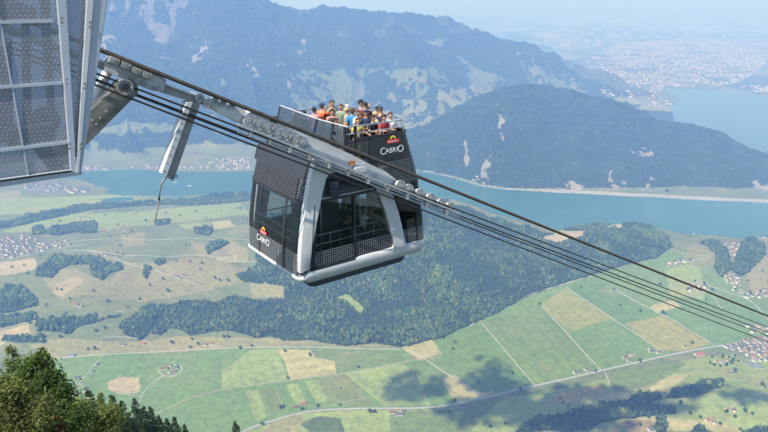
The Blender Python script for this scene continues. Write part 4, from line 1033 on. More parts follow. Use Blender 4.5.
for px, py, r in ((250,121.5,.205),(260,126,.2),(269,128.5,.2),(279,134,.2),(286.5,136.5,.205),(297,142,.235)): sheave(px, py, r)
for px, py, r in ((400,185.5,.2),(408.5,189,.185),(419,193.5,.185),(430,198,.18),(440.5,203,.18),(449,206.5,.17)): sheave(px, py, r)
for px, py, r in ((199,97.5,.12),(208,103.5,.15),(214,101,.11),(222,103,.1),(231,106,.1)): sheave(px, py, r, -.5)
MB().prism(BP([(249,118),(300,139),(303,147),(296,148),(248,127)], -.49), -.5, -.46).build('bogie_plate', STEEL, beam)
MB().prism(BP([(396,181),(452,204),(456,211),(446,211),(420,201),(396,193)], -.49), -.5, -.44).build('bogie_plate', STEEL, beam)
g = MB()
for off, w_, b_ in ((0, 2.2, -.66), (4.2, 1.6, -.62), (8.0, 1.8, -.58)):
    A1, A2 = pb(238, 124 + off, b_), pb(459, 213 + off * .75, b_); h_ = w_ / 29 / 2
    g.prism([(A1[0], A1[1] - h_), (A2[0], A2[1] - h_), (A2[0], A2[1] + h_), (A1[0], A1[1] + h_)], b_ - .03, b_ + .03)
g.build('rope_guide', STEEL, beam)
for k in range(11):
    t = (k + .5) / 11; x, y = 240 + 216 * t, 128 + 87 * t
    a_, z_ = pb(x, y, -.6); MB().box(a_ - .05, a_ + .05, -.68, -.5, z_ - .14, z_ + .08, .012).build('guide_bracket', STEELD if k % 2 else CHROME, beam)
# small gear on the beam
a_, z_ = pb(271.5, 112.5, -.45); MB().box(a_ - .12, a_ + .12, -.6, -.42, z_ - .3, z_ - .1, .02).build('sensor_box', SKIRT, beam)
a_, z_ = pb(351, 164, -.45); MB().box(a_ - .05, a_ + .1, -.55, -.42, z_ - .02, z_ + .1, .02).build('orange_box', simple('orange_plastic', (.6, .22, .05), .4), beam)  # orange camera-like box on the beam, gives off no light
a_, z_ = pb(358, 169, -.45); MB().box(a_ - .2, a_ + .28, -.58, -.42, z_ - .12, z_ + .1, .03).build('clamp_housing', PALE, beam)
cl = MB()
for k in range(5): x, y = pb(352 + 5 * k, 171 + 2.6 * k, -.5); cl.wheel((x, -.52, y), .055, .1, n=12)
cl.build('clamp_roller', CHROME, beam, True)
a_, z_ = pb(375, 176.5, -.45); MB().wheel((a_, -.44, z_), .09, .05, n=18).build('pivot_pin', CHROME, beam, True)
a_, z_ = pb(385, 170, -.2); MB().box(a_ - .2, a_ + .2, -.35, -.05, z_ - .13, z_ + .15, .04).build('hydraulic_block', SKIRT, beam)
dr_ = MB(); a_, z_ = pb(334, 188, -.1); dr_.tube([(a_, -.12, z_ - .28), (a_, -.12, z_ + .26)], .17, 18); dr_.tube([(a_, -.12, z_ - .08), (a_, -.12, z_ - .02)], .2, 18); dr_.tube([(a_ + .1, -.12, z_ + .05), (a_ + .85, -.12, z_ + .0)], .08, 12)
dr_.build('levelling_motor', SLATE, car, True)
a_, z_ = pb(305, 150, -.43); MB().box(a_ - .22, a_ + .2, -.428, -.415, z_ + .05, z_ + .13).build('name_plate', STEEL, beam)

# ------------------------------------------------------------------ ropes
def rope(p1, p2, b, r, m, lab):
    a1, z1 = pb(*p1, b); a2, z2 = pb(*p2, b); k = (z2 - z1) / (a2 - a1)
    A0, A1 = -14, 420
    pts = [(A0 + (A1 - A0) * i / 40, b, z1 + k * (A0 + (A1 - A0) * i / 40 - a1)) for i in range(41)]
    o = MB().tube(pts, r, 10).build('steel_rope', m, None, True); tag(o, lab, 'rope', 'steel ropes of the cableway')
rope((98, 49), (768, 316), -.62, .058, ROPE, 'thickest rope, brown steel, uppermost and running across the front of the cable car')
rope((140, 90), (768, 327), -.66, .026, ROPED, 'thin dark rope just below the thick brown one')
rope((240, 133.5), (768, 332), -.5, .028, ROPED, 'second thin dark rope below the thick brown one')
rope((140, 97), (768, 336), -.58, .024, ROPED, 'third thin dark rope below the thick brown one')
rope((93, 84), (768, 342), -.7, .026, ROPED, 'lowest of the thin dark ropes')
# ------------------------------------------------------------------ people
SKIN = simple('skin', (.46, .26, .17), .6, var=.06, scale=8); EYE = simple('eye_dark', (.03, .02, .02), .3); LIP = simple('lips', (.42, .16, .14), .5)
def skinned(name, verts, edges, radii, root, sub=1):
    me = bpy.data.meshes.new(name); me.from_pydata(verts, edges, []); o = bpy.data.objects.new(name, me); C.objects.link(o)
    md = o.modifiers.new('s', 'SKIN'); md.use_smooth_shade = True; o.modifiers.new('u', 'SUBSURF').levels = sub
    for i, r_ in enumerate(radii): me.skin_vertices[0].data[i].radius = (r_, r_) if not isinstance(r_, tuple) else r_; me.skin_vertices[0].data[i].use_root = (i == root)
    dg = bpy.context.evaluated_depsgraph_get(); out = bpy.data.meshes.new_from_object(o.evaluated_get(dg)); bpy.data.objects.remove(o); bpy.data.meshes.remove(me); return out
POSES = {  # elbow, wrist for left (+x) and right arm; the figure faces -Y; lean = forward shift of the shoulders
 'rail': (((.27, -.10, 1.17), (.22, -.36, 1.20)), ((-.27, -.12, 1.17), (-.2, -.38, 1.2)), .07),
 'photo': (((.24, -.22, 1.30), (.09, -.33, 1.55)), ((-.24, -.22, 1.30), (-.09, -.33, 1.55)), .0),
 'relaxed': (((.25, .03, 1.13), (.26, -.10, .90)), ((-.25, .03, 1.13), (-.24, -.12, .92)), .0),
 'phone': (((.26, -.05, 1.14), (.10, -.28, 1.22)), ((-.24, .0, 1.13), (-.14, -.26, 1.16)), .02),
 'point': (((.30, -.18, 1.36), (.36, -.42, 1.45)), ((-.26, -.05, 1.15), (-.18, -.3, 1.15)), .02),
}
CACHE = {}
def figure(pose):
    if pose in CACHE: return CACHE[pose]
    aL, aR, ln = POSES[pose]
    V = [(0, 0, .95), (0, -.01, 1.10), (0, -ln * .6, 1.27), (0, -ln, 1.41), (0, -ln - .01, 1.485), (0, -ln - .02, 1.55), (0, -ln - .025, 1.63), (0, -ln - .01, 1.70)]
    Rr_ = [.135, .12, .145, .082, .05, .068, .092, .07]; E_ = [(i, i + 1) for i in range(7)]
    def add(p, r, par): V.append(p); Rr_.append(r); E_.append((par, len(V) - 1)); return len(V) - 1
    wr = []
    for s, (el, w_) in ((1, aL), (-1, aR)):
        sh_ = add((s * .175, -ln, 1.385), .066, 3); e1 = add(el, .045, sh_); m = tuple((np.array(el) * .35 + np.array(w_) * .65)); e2 = add(m, .04, e1); e3 = add(w_, .027, e2)
        d = np.array(w_) - np.array(el); d /= np.linalg.norm(d); side = np.cross(d, (0, 0, 1)); side /= np.linalg.norm(side) + 1e-6
        pm = add(tuple(np.array(w_) + d * .065), .034, e3); wr.append((np.array(w_), d, side, s))
    for s in (1, -1):
        hp = add((s * .095, 0, .88), .092, 0); kn = add((s * .105, -.01, .49), .062, hp); cf = add((s * .105, .02, .32), .055, kn); an = add((s * .105, .02, .08), .038, cf); add((s * .115, -.13, .035), .038, an)
    body = skinned('b', V, E_, Rr_, 0)
    bm = bmesh.new(); bm.from_mesh(body)
    for f in bm.faces: f.material_index = 0; f.smooth = True
    n0 = len(bm.faces)
    def blob(c, sx, sy, sz, mi):
        r = bmesh.ops.create_uvsphere(bm, u_segments=8, v_segments=6, radius=1)
        for v in r['verts']: v.co = Vector((c[0] + v.co.x * sx, c[1] + v.co.y * sy, c[2] + v.co.z * sz))
        for f in {f for v in r['verts'] for f in v.link_faces}: f.material_index = mi; f.smooth = True
    fy = -ln - .025 - .088
    blob((0, fy - .004, 1.605), .012, .018, .02, 0)
    for s in (1, -1): blob((s * .032, fy + .006, 1.632), .011, .008, .008, 1); blob((s * .09, -ln - .015, 1.62), .012, .02, .028, 0)
    blob((0, fy + .004, 1.572), .024, .008, .007, 2)
    # fingers and thumb, curled
    def chain(p, r):
        n = 6; rings = []
        for i, c in enumerate(p):
            t = Vector(np.array(p[min(i + 1, len(p) - 1)]) - np.array(p[max(i - 1, 0)])).normalized(); u = t.orthogonal().normalized(); w_ = t.cross(u)
            rings.append([bm.verts.new(Vector(c) + (u * math.cos(k * 1.0472) + w_ * math.sin(k * 1.0472)) * r * (1 - .12 * i)) for k in range(n)])
        for A_, B_ in zip(rings[:-1], rings[1:]):
            for k in range(n): f = bm.faces.new((A_[k], A_[(k + 1) % n], B_[(k + 1) % n], B_[k])); f.smooth = True
        bm.faces.new(rings[-1])
    for w_, d, side, s in wr:
        dn = np.array((0, 0, -1.)) ; dn = dn - d * (dn @ d); dn /= np.linalg.norm(dn) + 1e-6; root_ = w_ + d * .085
        for k, L in enumerate((.07, .08, .075, .058)):
            o_ = side * (k - 1.5) * .02; a = root_ + o_; chain([a, a + d * L * .5 + dn * .008, a + d * L * .8 + dn * .03, a + d * L * .85 + dn * .055], .0095)
        t0 = w_ + d * .035 + side * (.03 * s); chain([t0, t0 + side * .025 * s + d * .02, t0 + side * .03 * s + d * .05 + dn * .015], .011)
    me = bpy.data.meshes.new('person'); bm.to_mesh(me); bm.free()
    # shirt with short sleeves, trousers, shoes, hair, cap
    sv = [V[0], V[1], V[2], (0, -ln, 1.40), (0, -ln - .005, 1.462)]; srr = [.150, .140, .162, .118, .07]; se = [(0, 1), (1, 2), (2, 3), (3, 4)]
    for s, (el, w_) in ((1, aL), (-1, aR)):
        sv.append((s * .172, -ln, 1.392)); srr.append(.084); se.append((3, len(sv) - 1)); m = tuple(np.array((s * .175, -ln, 1.385)) * .25 + np.array(el) * .75); sv.append(m); srr.append(.064); se.append((len(sv) - 2, len(sv) - 1))
    shirt = skinned('shirt', sv, se, srr, 0)
    tv = [(0, 0, 1.0), (0, 0, .93)]; trr = [.142, .148]; te = [(0, 1)]
    for s in (1, -1):
        for p, r in (((s * .095, 0, .86), .108), ((s * .105, -.01, .49), .082), ((s * .105, .02, .12), .07)):
            tv.append(p); trr.append(r); te.append((1 if r == .108 else len(tv) - 2, len(tv) - 1))
    trs = skinned('trousers', tv, te, trr, 0)
    hd = Vector((0, -ln - .02, 1.635))
    def cap_shell(low_back, low_front, rx, ry, rz, off):
        b2 = bmesh.new(); bmesh.ops.create_uvsphere(b2, u_segments=18, v_segments=12, radius=1)
        for v in b2.verts: v.co = Vector((v.co.x * rx, v.co.y * ry, v.co.z * rz))
        kill = [v for v in b2.verts if v.co.z < (low_front + (low_back - low_front) * (v.co.y / ry * .5 + .5))]
        bmesh.ops.delete(b2, geom=kill, context='VERTS')
        for v in b2.verts: v.co += hd + Vector(off)
        m_ = bpy.data.meshes.new('hair'); b2.to_mesh(m_); b2.free()
        for p in m_.polygons: p.use_smooth = True
        return m_
    hair = cap_shell(-.05, .045, .099, .107, .112, (0, .012, .01)); longh = cap_shell(-.115, .045, .104, .112, .125, (0, .016, .008))
    hat = cap_shell(.0, .03, .104, .112, .105, (0, .004, .025))
    b2 = bmesh.new(); b2.from_mesh(hat); rings = []
    for rr_, zz in ((.98, .048), (1.75, .03)):
        rings.append([b2.verts.new(hd + Vector((.1 * math.sin(t) * (1 if rr_ < 1 else .85), .004 - .11 * rr_ * math.cos(t * .75), zz - abs(math.sin(t)) * .012))) for t in np.linspace(-1.1, 1.1, 9)])
    for k in range(8): b2.faces.new((rings[0][k], rings[0][k + 1], rings[1][k + 1], rings[1][k]))
    b2.to_mesh(hat); b2.free()
    shoe = MB()
    for s in (1, -1): shoe.box(s * .115 - .05, s * .115 + .05, -.18, .08, -.005, .085, .025)
    bmesh.ops.recalc_face_normals(shoe.bm, faces=shoe.bm.faces); sm_ = bpy.data.meshes.new('shoes'); shoe.bm.to_mesh(sm_)
    CACHE[pose] = (me, shirt, trs, hair, longh, hat, sm_); return CACHE[pose]
FAB = {k: simple(k + '_cloth', c, .9, var=.1, scale=6) for k, c in dict(white=(.75,.74,.72), black=(.02,.02,.024), navy=(.03,.045,.10), red=(.38,.04,.04), maroon=(.20,.03,.04), orange=(.75,.16,.05), teal=(.12,.42,.38), blue=(.05,.28,.55),
    khaki=(.34,.30,.18), sage=(.22,.30,.22), yellow=(.60,.50,.14), olive=(.16,.17,.06), pink=(.6,.3,.3), grey=(.3,.3,.32), green=(.04,.28,.16), denim=(.07,.10,.17), beige=(.5,.42,.3), paleblue=(.45,.55,.66)).items()}
HAIR = {k: simple(k + '_hair', c, .7, var=.2, scale=20) for k, c in dict(dark=(.025,.018,.014), brown=(.09,.05,.03), blond=(.50,.36,.16), grey=(.35,.34,.33)).items()}
def person(a, b, z, face, pose, shirt, trousers, hair, lab, grp, cap=None, h=1.72, long_=False, bald=False, bag=None):
    me, sh_, tr_, hm_, lh_, ht_, so_ = figure(pose)
    o = bpy.data.objects.new('person', me); C.objects.link(o); o.data = me
    if not me.materials: me.materials.append(SKIN); me.materials.append(EYE); me.materials.append(LIP)
    p = Matrix.Rotation(RZ, 3, 'Z') @ Vector((a, b, z)); o.location = ORG + p; o.rotation_euler = (0, 0, RZ + R(face)); s = h / 1.77; o.scale = (s, s, s)
    tag(o, lab, 'person', grp)
    def part(nm, m_, mt):
        q = bpy.data.objects.new(nm, m_); C.objects.link(q); q.parent = o
        if not m_.materials: m_.materials.append(SKIN)
        q.material_slots[0].link = 'OBJECT'; q.material_slots[0].material = mt; return q
    part('shirt', sh_, FAB[shirt]); part('trousers', tr_, FAB[trousers]); part('shoes', so_, FAB['black'])
    if not bald: part('hair', lh_ if long_ else hm_, HAIR[hair])
    if cap: part('cap', ht_, FAB[cap])
    return o
# face: 0 looks towards the viewer's side (out over the near rail), 180 the far side, 90 downhill, -90 uphill
PG_ = 'people on the open roof deck'
CROWD = [  # head pixel, head height, facing, pose, shirt, trousers, hair, label, cap, height, long, bald
 (314,109,5.03,150,'relaxed','pink','denim','dark','person in a dark cap and pink top behind the upper end of the wind screen','black',1.66,False),
 (320,106,5.05,100,'photo','orange','denim','dark','person in a navy cap and bright orange shirt near the wind screen','navy',1.74,False),
 (332,104,5.12,10,'relaxed','khaki','beige','brown','tall bare headed man in a khaki shirt, head above those around him',None,1.84,False),
 (332,112,4.98,-20,'phone','pink','black','dark','dark haired person with bare arms in front of the tall man in khaki',None,1.66,True),
 (341,107,5.03,-60,'relaxed','sage','beige','brown','close cropped man in a sage green shirt left of the blond woman',None,1.72,False),
 (346.5,109.5,5.0,60,'relaxed','beige','denim','blond','blond woman in a beige top in the middle of the deck',None,1.66,True),
 (352,111,5.0,170,'relaxed','blue','black','brown','person in a bright blue shirt right of the blond woman',None,1.68,True),
 (357,112.5,5.0,20,'phone','white','denim','brown','person in a white top next to the bright blue shirt',None,1.68,False),
 (362.5,103.5,5.12,60,'photo','grey','denim','dark','man in a dark cap at the far rail, second highest head on the deck','black',1.84,False),
 (369,105.5,5.08,170,'relaxed','maroon','denim','dark','dark haired man in a maroon shirt seen from behind at the far rail',None,1.8,False),
 (358,116.5,4.98,40,'rail','navy','denim','brown','person in a navy shirt leaning towards the near rail, brown hair',None,1.68,False),
 (366,113.5,5.0,-20,'relaxed','navy','black','dark','person in a navy cap and navy shirt in the middle of the deck','navy',1.7,False),
 (371,119,4.94,20,'rail','black','denim','dark','dark haired person in black resting both arms on the near rail',None,1.66,True),
 (379,110,5.03,175,'relaxed','teal','beige','dark','person in a dark cap and teal shirt seen from behind','black',1.74,False),
 (382,118.5,4.94,10,'rail','red','denim','dark','person in a dark red shirt at the near rail beside the lettering',None,1.66,False),
 (390.5,109,5.05,160,'photo','navy','denim','brown','person in a navy cap at the downhill end of the deck','navy',1.76,False),
 (390,116,4.98,-10,'phone','white','beige','brown','person in a white shirt at the downhill corner of the near rail',None,1.7,False),
 (357,121.5,4.9,-10,'rail','yellow','olive','brown','brown haired person in a yellow top and olive trousers at the open gate',None,1.62,False),
 (334,124,4.88,40,'phone','black','black','dark','person all in black behind the open railing next to the wind screen',None,1.66,False),
 (309,125,4.98,120,'relaxed','white','black','brown','person in a white shirt behind the wind screen glass',None,1.7,False),
 (289,114,4.95,-90,'relaxed','pink','denim','brown','person in a pink top at the far corner behind the wind screen',None,1.66,False),
 (300,116,4.95,-100,'photo','navy','denim','dark','person in navy behind the middle of the wind screen',None,1.7,False),
 (375,114.5,4.98,80,'relaxed','beige','olive','blond','fair haired person in a beige top between the black and the teal shirts',None,1.66,False),
]
for px, py, hz_, fc, ps, st, tr, hr, lab, cp, hh, lg in CROWD:
    a_, b_ = pz(px, py, hz_); a_ = min(max(a_, 1.5), 4.45); b_ = min(max(b_, .52 if ps in ('rail', 'photo') else .42), 3.6)
    if 280 < px < 312: a_ = max(a_, 1.95); 
    person(a_, b_, DZ, fc, ps, st, tr, hr, lab, PG_, cp, hh, lg)
IN_ = 'people inside the lower cabin'
person(3.05, .75, .22, 70, 'photo', 'white', 'black', 'dark', 'dark haired person in a white top taking a picture inside the lower cabin', IN_, None, 1.7, True)
person(4.45, 1.1, .22, 30, 'relaxed', 'teal', 'denim', 'dark', 'person in a teal shirt inside the downhill end of the lower cabin', IN_, None, 1.68)
person(.75, 1.35, .22, -70, 'relaxed', 'green', 'grey', 'dark', 'person in a green shirt behind the uphill window of the lower cabin', IN_, None, 1.66)
person(2.7, 1.4, .22, 110, 'relaxed', 'navy', 'black', 'dark', 'person in navy standing behind the one taking a picture in the cabin', IN_, None, 1.76)
person(3.6, 2.6, .22, 170, 'relaxed', 'black', 'denim', 'brown', 'person in black at the far window of the lower cabin', IN_, None, 1.74)
# ------------------------------------------------------------------ rope support frame that reaches out of the station
sup = bpy.data.objects.new('rope_support', None); C.objects.link(sup); sup.location = ORG; sup.rotation_euler = (0, 0, RZ)
tag(sup, 'grey steel support arm with rope shoe and hanging column, reaching out of the station', 'support arm')
def PP(L, b=-.3): return [pb(x, y, b) for x, y in L]
MB().prism([(-9, pb(97, 59, -.3)[1] + 1.7), *PP([(97, 58.5), (160, 82), (204, 98), (199, 104), (160, 92), (97, 68)]), (-9, pb(97, 68, -.3)[1] + 1.7)], -.45, -.15, .015).build('beam', STEELD, sup)
MB().prism(PP([(97, 58.5), (160, 82), (204, 98), (203.5, 99.5), (160, 83.6), (97, 60.5)]), -.52, -.08).build('flange', STEEL, sup)
sh = MB().prism(PP([(104, 60), (109, 55.5), (160, 75), (166, 80), (163, 92), (150, 90), (104, 71)], -.5), -.56, -.42, .02).build('rope_shoe', STEEL, sup, True)
for i, (x, y) in enumerate(((113, 59), (124.5, 64), (135, 69), (145.5, 73.5))):
    a_, z_ = pb(x, y, -.6); o = MB().box(-.13, .13, -.09, .09, -.085, .085, .03, Matrix.Translation((a_, -.65, z_ - .04)) @ Matrix.Rotation(math.atan(.479), 4, 'Y')).build('cheek_plate', STEELD, sh)
    q = MB(); [q.wheel((a_ + d, -.75, z_ + e), .035, .03, n=10) for d in (-.0,) for e in (-.03,)]; q.build('bolt', STEELD, o)
for x, y in ((120, 74), (131, 78), (143, 83), (155, 88)):
    a_, z_ = pb(x, y, -.55); MB().box(-.07, .07, -.04, .04, -.04, .04, .012, Matrix.Translation((a_, -.58, z_)) @ Matrix.Rotation(math.atan(.479), 4, 'Y')).build('bracket', STEELD, sh)
arm = MB().prism([*PP([(117, 80), (126, 78), (135, 83), (135, 93), (128, 99), (88, 139), (64, 163), (48, 160), (52, 144), (85, 112)], -.35)], -.62, -.2, .03).build('arm', ARMG, sup, True)
a_, z_ = pb(125, 87, -.7); MB().wheel((a_, -.66, z_), .2, .14).build('pivot', STEELD, arm, True)
MB().wheel((a_, -.75, z_), .09, .06, n=16).build('pivot_cap', DARK, arm, True)
for x, y in ((100, 118), (106, 111), (96, 124), (92, 120)):
    p, r_ = pb(x, y, -.62); MB().wheel((p, -.63, r_), .03, .02, n=10).build('bolt', CHROME, arm)
a1, z1 = pb(110, 66, .1); a2, z2 = pb(94, 102, .1)
MB().tube([(a1, .1, z1), (a2, .1, z2), (a2 + (a2 - a1) * 1.4, .1, z2 + (z2 - z1) * 1.4)], .12, 18).build('pipe', WHITE, sup, True)
col_ = MB()
tl_, tr_, br_, bl_ = pb(184, 101, -.35), pb(199, 101, -.35), pb(171.5, 180, -.35), pb(159, 172, -.35)
def lerp(p, q, t): return (p[0] + (q[0] - p[0]) * t, p[1] + (q[1] - p[1]) * t)
m1, m2 = lerp(tl_, tr_, .42), lerp(bl_, br_, .42); m3, m4 = lerp(tl_, tr_, .62), lerp(bl_, br_, .62)
col_.prism([m1, tr_, br_, m2], -.5, -.2, .01)
cc = col_.build('column', STEELD, sup)
MB().prism([tl_, lerp(tl_, tr_, .40), lerp(bl_, br_, .40), bl_], -.56, -.24, .01).build('column_flange', PALE, cc)  # paler left part: the sunlit side of the column put into its colour
q = MB()
for t in np.linspace(.06, .96, 9): p = lerp(tl_, bl_, t); q.prism([(p[0] + .02, p[1] - .012), (p[0] + .05, p[1] - .012), (p[0] + .05, p[1] + .012), (p[0] + .02, p[1] + .012)], -.575, -.55)
q.build('rivets', STEELD, cc)
p0, p1, p2, p3 = pb(166, 177, -.35), pb(161, 184, -.35), pb(159, 200, -.35), pb(154.5, 223, -.35)
MB().tube([(p0[0], -.35, p0[1]), (p1[0], -.35, p1[1]), (p2[0], -.35, p2[1]), (p3[0], -.35, p3[1])], [.035, .035, .03, .018], 8).build('rod', STEELD, cc, True)
MB().box(pb(172, 176, -.35)[0] - .05, pb(172, 176, -.35)[0] + .12, -.5, -.25, pb(172, 176, -.35)[1] - .03, pb(172, 176, -.35)[1] + .03).build('foot_plate', STEEL, cc)

# ------------------------------------------------------------------ glazed corner of the station, close on the left
SH = bpy.data.objects.new('station_cabin', None); C.objects.link(SH); E0 = Vector((-3.65, 7.45, CAMZ - 2.0)); SH.location = E0; SH.rotation_euler = (0, 0, RZ)
tag(SH, 'glazed cabin corner with dotted glass and pale metal frame at the upper left edge', 'station')
def sq(x, y, v_=0.0):
    """pixel -> (u along, z up) in the plane of the glazing, v_ metres behind it"""
    r = ray(x, y); o = np.array([-3.65, 7.45, -2.0]); t = (o @ BX + v_) / (r @ BX); q = r * t - o; return (float(q @ AX), float(q[2]))
SGL = dots('dotted_station_glass', (.27, .285, .32), (.42, .44, .48), .05, .19, .54, tint=(.80, .81, .86), hexa=True, gloss=True, dot_clear=.35)
FR = simple('pale_frame_paint', (.38, .41, .46), .4, var=.06, scale=2)
def spr(L, v0, v1, name, m, parent=SH, bev=0.0): return MB().prism([sq(x, y) if not isinstance(x, tuple) else x for x, y in L], v0, v1, bev).build(name, m, parent)
bl0, top0 = sq(0, 186), sq(58, 0)
L0 = (-3.2, bl0[1]); T = 2.9
def ext(p, q, z): k = (z - p[1]) / (q[1] - p[1]); return (p[0] + (q[0] - p[0]) * k, z)
f1b, f1t = sq(70, 172), sq(56, 0); f2b, f2t = sq(76, 172), sq(66, 0)
g1 = ext(f1b, f1t, T); g2 = ext(f2b, f2t, T)
fr_ = MB().prism([f1b, f2b, g2, g1], -.05, .07, .01).build('corner_post', FR, SH)
e1b, e1t, e2b, e2t = sq(75, 172), sq(86, 0), sq(80.5, 171), sq(107, 0)
MB().prism([e1b, e2b, ext(e2b, e2t, T), ext(e1b, e1t, T)], -.05, .2, .012).build('edge_post', FR, SH)
MB().prism([e1b, sq(77.5, 171), ext(sq(77.5, 171), sq(92, 0), T), ext(e1b, e1t, T)], -.07, -.045).build('edge_trim', PALE, SH)
MB().prism([L0, (f1b[0], bl0[1] + .0), f1b, ext(f1b, f1t, T), (-3.2, T)], .0, .015).build('main_pane', SGL, SH)
MB().prism([f2b, e1b, ext(e1b, e1t, T), ext(f2b, f2t, T)], .0, .015).build('side_pane', SGL, SH)
MB().prism([(-3.2, sq(0, 188)[1]), sq(82, 174), sq(80, 168), (-3.2, sq(0, 177)[1])], -.04, .10, .01).build('sill', FR, SH)
MB().prism([(-3.2, sq(0, 181)[1]), sq(70, 171), sq(70, 169.5), (-3.2, sq(0, 179)[1])], -.055, -.03).build('sill_gasket', RUBBER, SH)
for y0, y1, w_ in ((22, 20, 1.6), (87, 80.5, 1.6), (150, 143, 1.2)):
    z_ = sq(0, y0)[1]; k = sq(62, y1)[1]; h = .017
    MB().prism([(-3.2, z_ - h), (f1b[0] + (f1t[0] - f1b[0]) * .5, z_ - h), (f1b[0] + (f1t[0] - f1b[0]) * .5, z_ + h), (-3.2, z_ + h)], -.03, .03).build('glazing_bar', FR, SH)
for x in (7,): p = sq(x, 60); MB().prism([(p[0] - .008, bl0[1]), (p[0] + .008, bl0[1]), (p[0] + .008, T), (p[0] - .008, T)], -.02, .02).build('glazing_bar', FR, SH)
for L_ in ([(60.5, 20), (65, 81), (68, 145)], [(88, 24), (83, 85), (79, 145)]):
    for x, y in L_:
        for d in (-2.2, 2.2): p = sq(x, y + d); MB().wheel((p[0], -.075, p[1]), .012, .02, n=8).build('bolt', STEELD, SH)
# machinery seen through the glazing
MC = simple('machine_blue_grey', (.16, .18, .24), .5, .2, var=.15, scale=3)
mach = bpy.data.objects.new('drive_machine', None); C.objects.link(mach); mach.location = E0; mach.rotation_euler = (0, 0, RZ)
tag(mach, 'dark drive machinery standing behind the dotted glass of the station', 'machine')
MB().prism([sq(8, 130, .5), sq(55, 124, .5), sq(56, 140, .5), sq(8, 148, .5)], .5, .8, .02).build('housing', MC, mach)
MB().prism([sq(-60, 60, .6), sq(12, 40, .6), sq(14, 140, .6), sq(-60, 160, .6)], .6, 1.1, .03).build('cabinet', MC, mach)
MB().prism([sq(34, 150, .7), sq(52, 147, .7), sq(66, 170, .7), sq(54, 176, .7)], .7, .9, .02).build('brace', DARK, mach)
MB().prism([sq(-40, -20, .9), sq(36, 8, .9), sq(38, 22, .9), sq(-40, 20, .9)], .9, 1.2, .02).build('girder', MC, mach)
MB().prism([sq(22, 20, 1.0), sq(30, 20, 1.0), sq(32, 135, 1.0), sq(24, 135, 1.0)], 1.0, 1.1).build('column', MC, mach)
MB().prism([sq(40, 0, 1.0), sq(50, 0, 1.0), sq(56, 130, 1.0), sq(50, 130, 1.0)], 1.0, 1.1).build('column', MC, mach)
p = sq(46, 120, .8); MB().wheel((p[0], .8, p[1]), .16, .1).build('pulley', STEELD, mach, True)
p = sq(14, 137, .45); MB().wheel((p[0], .47, p[1]), .04, .04).build('dial', STEEL, mach, True)

# ------------------------------------------------------------------ trees on the slope below
SPR = simple('spruce_bark', (.10, .075, .055), .95, var=.25, scale=6)
LEAFN, _nt, _b = mat('near_leaves')
_at = nd(_nt, 'ShaderNodeAttribute', attribute_name='leaf'); _nt.links.new(_at.outputs['Color'], _b.inputs['Base Color']); _b.inputs['Roughness'].default_value = .7; _b.inputs['Specular IOR Level'].default_value = .25
_tl = _nt.nodes.new('ShaderNodeBsdfTranslucent'); _ms = _nt.nodes.new('ShaderNodeMixShader'); _ms.inputs[0].default_value = .42
_g = _nt.nodes.new('ShaderNodeVectorMath'); _g.operation = 'MULTIPLY'; _g.inputs[1].default_value = (1.5, 1.6, .8); _nt.links.new(_at.outputs['Color'], _g.inputs[0]); _nt.links.new(_g.outputs[0], _tl.inputs[0])
_nt.links.new(_b.outputs[0], _ms.inputs[1]); _nt.links.new(_tl.outputs[0], _ms.inputs[2]); _nt.links.new(_ms.outputs[0], _nt.nodes['Material Output'].inputs[0])
def tree_base(px, py, Y):
    r = ray(px, py); t = Y / r[1]; x = r[0] * t; top_ = CAMZ + r[2] * t; g = float(H(np.array([x]), np.array([Y]))[0]); return x, Y, g, top_
